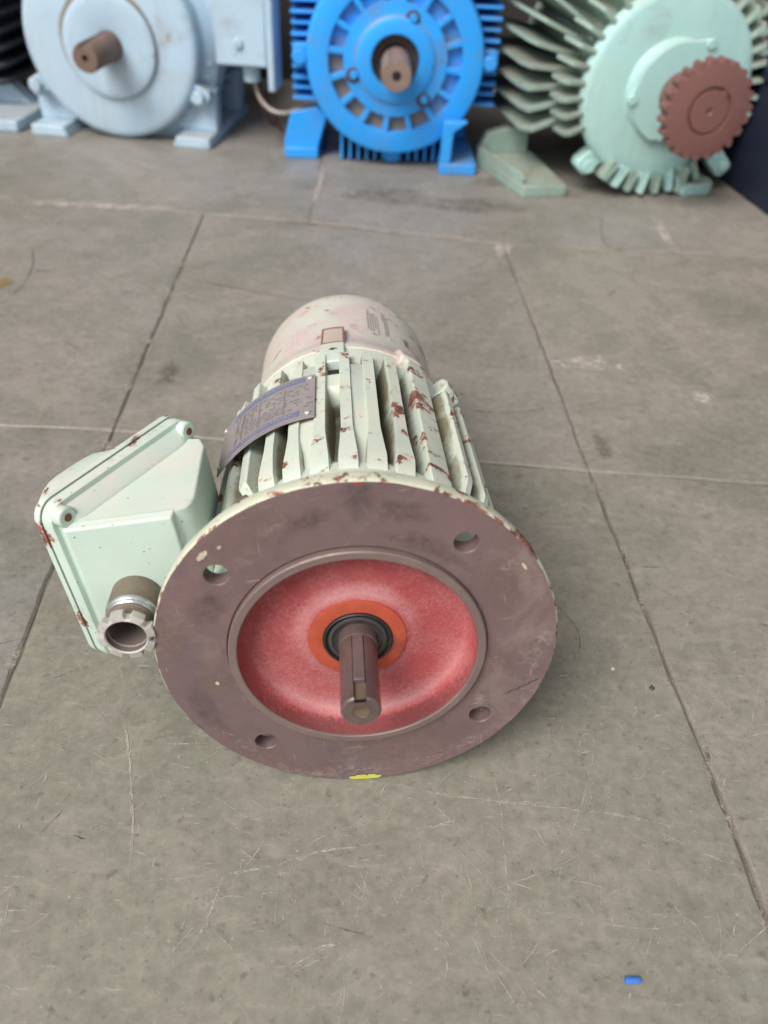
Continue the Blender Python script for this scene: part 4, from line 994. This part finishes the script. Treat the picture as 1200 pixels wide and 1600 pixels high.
ear(bl, BLUE, -.135, 0, D(-90), .014, .014, .018, .040); ear(bl, BLUE, .135, 0, D(90), .014, .014, .018, .040)
bl['_off'] = (-.017, 0, 0)
bm = newbm(); prism(bm, [(-.150, 0), (-.098, 0), (-.098, .016), (-.084, .062), (-.10, .075), (-.139, .066), (-.150, .026)], 'y', .040, .064); box(bm, (-.150, .034, .0), (-.098, .20, .016)); mk('foot', bm, BLUE, bl, bev=.002)
bm = newbm(); box(bm, (.090, -.020, 0), (.145, .20, .0155)); prism(bm, [(.090, .0153), (.106, .0153), (.108, .06), (.128, .075), (.092, .075)], 'y', -.018, .000); prism(bm, [(.090, .0153), (.140, .0153), (.128, .075), (.092, .075)], 'y', .12, .15); mk('foot', bm, BLUE, bl, bev=.002)

# --- aqua green motor with sprocket
gm = bgroot('electric_motor', 'aqua green motor with radial fins and a brown sprocket at the back right', (.333, 1.262), .22)
cz = .1440; gm['_off'] = (.034, 0, cz)
mk('end_shield', lathe([(.030, -.010), (.052, -.0095), (.060, -.006), (.064, .0), (.112, .0008), (.1200, .003), (.1240, .008, .3), (.1248, .016, .2), (.119, .018)], 128), AQUA, gm)
gm['_off'] = (.046, 0, cz - .005)
# three-lobed bearing cap
capb = newbm(); n = 90; rows = []
def capr(t): return .0665 + .0075 * max(0, math.cos(3 * (t - D(25)))) ** 6 - .004 * (1 if 3.0 < (t % (2 * pi)) < 3.5 else 0)
for k_, s in ((1.0, .001), (1.0, -.0075), (.975, -.0098), (.5, -.0105)): rows.append([V(capb, P(capr(2 * pi * k / n) * k_, s, 2 * pi * k / n), .4 if k_ == 1 else 0, 1. if s > 0 else (.35 if k_ == 1 else 0)) for k in range(n)])
for a, b in zip(rows, rows[1:]):
    for k in range(n): Fc(capb, (a[k], a[(k + 1) % n], b[(k + 1) % n], b[k]))
Fc(capb, rows[-1]); mk('bearing_cap', capb, AQUA, gm, sharp=30)
for a in (25, 145, 265):
    p = P(.0685, 0, D(a)); o = newbm(); lathe([(.0072, -.009), (.007, -.0128), (.0001, -.013)], 16, bm=o, cx=p.x, cz=p.z); mk('screw', o, AQUA, gm, bev=.001)
spx = newbm(); lathe([(.030, -.010), (.030, -.016), (.0265, -.018), (.0265, -.024), (.0285, -.026), (.0285, -.040), (.026, -.042), (.026, -.075), (.030, -.077)], 48, bm=spx)
mk('shaft_collar', spx, RUST, gm)
st = newbm(); nT = 23; rows = []
def sprock(k, n):
    a = (k / n * nT) % 1; return .0560 + .0062 * max(0, min(1, (1 - abs(a - .5) * 2 - .18) / .55))
n = nT * 10
for s, q in ((-.074, 1), (-.092, 1)): rows.append([V(st, P(sprock(k, n), s, 2 * pi * k / n)) for k in range(n)])
for r, s in ((.0535, -.0925), (.050, -.0935), (.0305, -.0945), (.029, -.0905), (.0262, -.0905), (.0255, -.0945), (.005, -.095), (.0035, -.093), (.0001, -.092)): rows.append([V(st, P(r, s, 2 * pi * k / n)) for k in range(n)])
rows.insert(0, [V(st, P(.025, -.073, 2 * pi * k / n)) for k in range(n)])
for a, b in zip(rows, rows[1:]):
    for k in range(n): Fc(st, (a[k], a[(k + 1) % n], b[(k + 1) % n], b[k]))
mk('sprocket', st, SPROCKET, gm, sharp=30)
o = newbm(); pk = P(.024, 0, D(38)); hexbolt(o, (pk.x, pk.z), .0065, -.0948, -.090, .4); mk('sprocket_key', o, SPROCKET, gm, bev=.0008)
gm['_off'] = (.034, 0, cz)
mk('frame', lathe([(.112, .018), (.112, .30), (.001, .30)], 96), AQUAF, gm)
angs = [-28, -39, -50, -60, -69, -78, -87, -96, -105, -114] + [28, 39, 50, 60, 69, 78, 87, 96, 105, 114, 123] + [149, 158, 167, 176, 186, 195, 204, 213] + [-18, -8, 2, 12, 20]
gr_ = random.Random(9)
for a in angs:
    bot = 140 < a < 215
    r1 = .1445 if bot else .153; r2 = .1445 if bot else .190
    if bot:
        mk('shield_fin', finmesh([(-.011, .118, .3), (-.012, .139, .6), (-.008, .1415 + gr_.uniform(-.003, 0), .5), (.046, .1415, .3), (.05, .12, 0)], D(a), .110, .0075, .010), AQUAF if gr_.random() < .4 else AQUA, gm, bev=.001); continue
    mk('shield_fin', finmesh([(.004, .113, .2), (.007, r1 - .008, .5), (.016, r1 - .002 + gr_.uniform(-.002, .002), .5), (.050, r1 + .001, .4), (.052, r1 - .01, .2)], D(a), .110, .0085 if bot else .0056, .011 if bot else .0085), AQUAF, gm, bev=.001)
    if not bot: mk('cooling_fin', finmesh([(.058, r1, .2), (.062, r2 - .008, .5), (.085, r2 + gr_.uniform(-.003, .003), .5), (.26, r2, .4), (.265, .13, .2)], D(a + 2), .110, .0052, .0085), AQUAF, gm, bev=.001)
ear(gm, AQUA, -.090, -.095, D(-132), .022, .013, .010, .034); bolt_at(gm, AQUA, -.097, -.101, -.002, .0105)
ear(gm, AQUA, .115, -.106, D(135), .018, .013, .010, .034); bolt_at(gm, AQUA, .117, -.107, .000, .0085)
gm['_off'] = (0, 0, 0)
bm = newbm(); prism(bm, [(-.155, .004), (-.183, .15), (-.160, .24), (-.09, .24), (-.09, .004)], 'z', 0, .016)
prism(bm, [(-.155, .0155), (-.152, .0155), (-.180, .15), (-.183, .15)], 'z', .0155, .030); prism(bm, [(-.178, .0155), (-.165, .045), (-.10, .060), (-.10, .0155)], 'y', .16, .18); mk('foot', bm, AQUAF, gm, bev=.0025)
bm = newbm(); prism(bm, [(.085, -.012), (.128, -.012), (.136, -.006), (.140, .004), (.150, .24), (.085, .24)], 'z', 0, .017)
prism(bm, [(.076, .004), (.090, .004), (.092, .04), (.076, .04)], 'y', -.010, .02); mk('foot', bm, AQUA, gm, bev=.0025)

# --- dark motor cut off by the left edge
dk = bgroot('electric_motor', 'dark grey finned motor with a pale foot, cut off at the left edge', (-.79, 1.50), -.1)
cz = .135; dk['_off'] = (0, 0, cz)
mk('end_shield', lathe([(.02, -.006), (.06, -.004), (.098, .0), (.104, .008), (.106, .02)], 72), DARK, dk)
mk('shaft', lathe([(.018, -.004), (.018, -.07), (.016, -.074), (.0001, -.074)], 32), RUST, dk)
mk('frame', lathe([(.106, .015), (.106, .26), (.09, .28), (.001, .28)], 72), DARK, dk)
for sx in (1, -1):
    for i in range(7):
        z = -.078 + i * .024; xi = math.sqrt(.105 ** 2 - z * z) - .002
        bm = newbm(); pts = [(xi * sx, .012), (.122 * sx, .012), (.131 * sx, .020), (.134 * sx, .035), (.134 * sx, .25), (xi * sx, .25)]
        prism(bm, pts, 'z', z - .0035, z + .0035); mk('cooling_fin', bm, DARK, dk, bev=.002)
dk['_off'] = (0, 0, 0)
for sx in (1, -1):
    bm = newbm(); box(bm, (min(.085 * sx, .172 * sx), -.052, 0), (max(.085 * sx, .172 * sx), .18, .018)); prism(bm, [(.085 * sx, .0175), (.15 * sx, .0175), (.11 * sx, .06), (.085 * sx, .06)], 'y', .05, .08)
    mk('foot', bm, PALE, dk, bev=.003, label='pale blue foot with chipped paint')
jb = newbm(); prism(jb, [(.05, .195), (.135, .195), (.142, .205), (.142, .27), (.05, .27)], 'y', .0, .12); mk('terminal_box', jb, PALE, dk, bev=.004, label='pale blue box on its upper side')

# --- navy box at the right edge
nv = thing('metal_box', 'dark navy box cut off at the right edge beside the aqua motor', 'box', (.72, 1.40, 0), D(10))
bm = newbm(); box(bm, (-.225, -.26, .0), (.225, .26, .15)); mk('box_body', bm, NAVY, nv, bev=.006, seg=3)
bm = newbm(); box(bm, (-.229, -.264, .1505), (.229, .264, .168)); mk('lid', bm, NAVY, nv, bev=.004)
for o in bpy.data.objects:
    if '_off' in o: del o['_off']
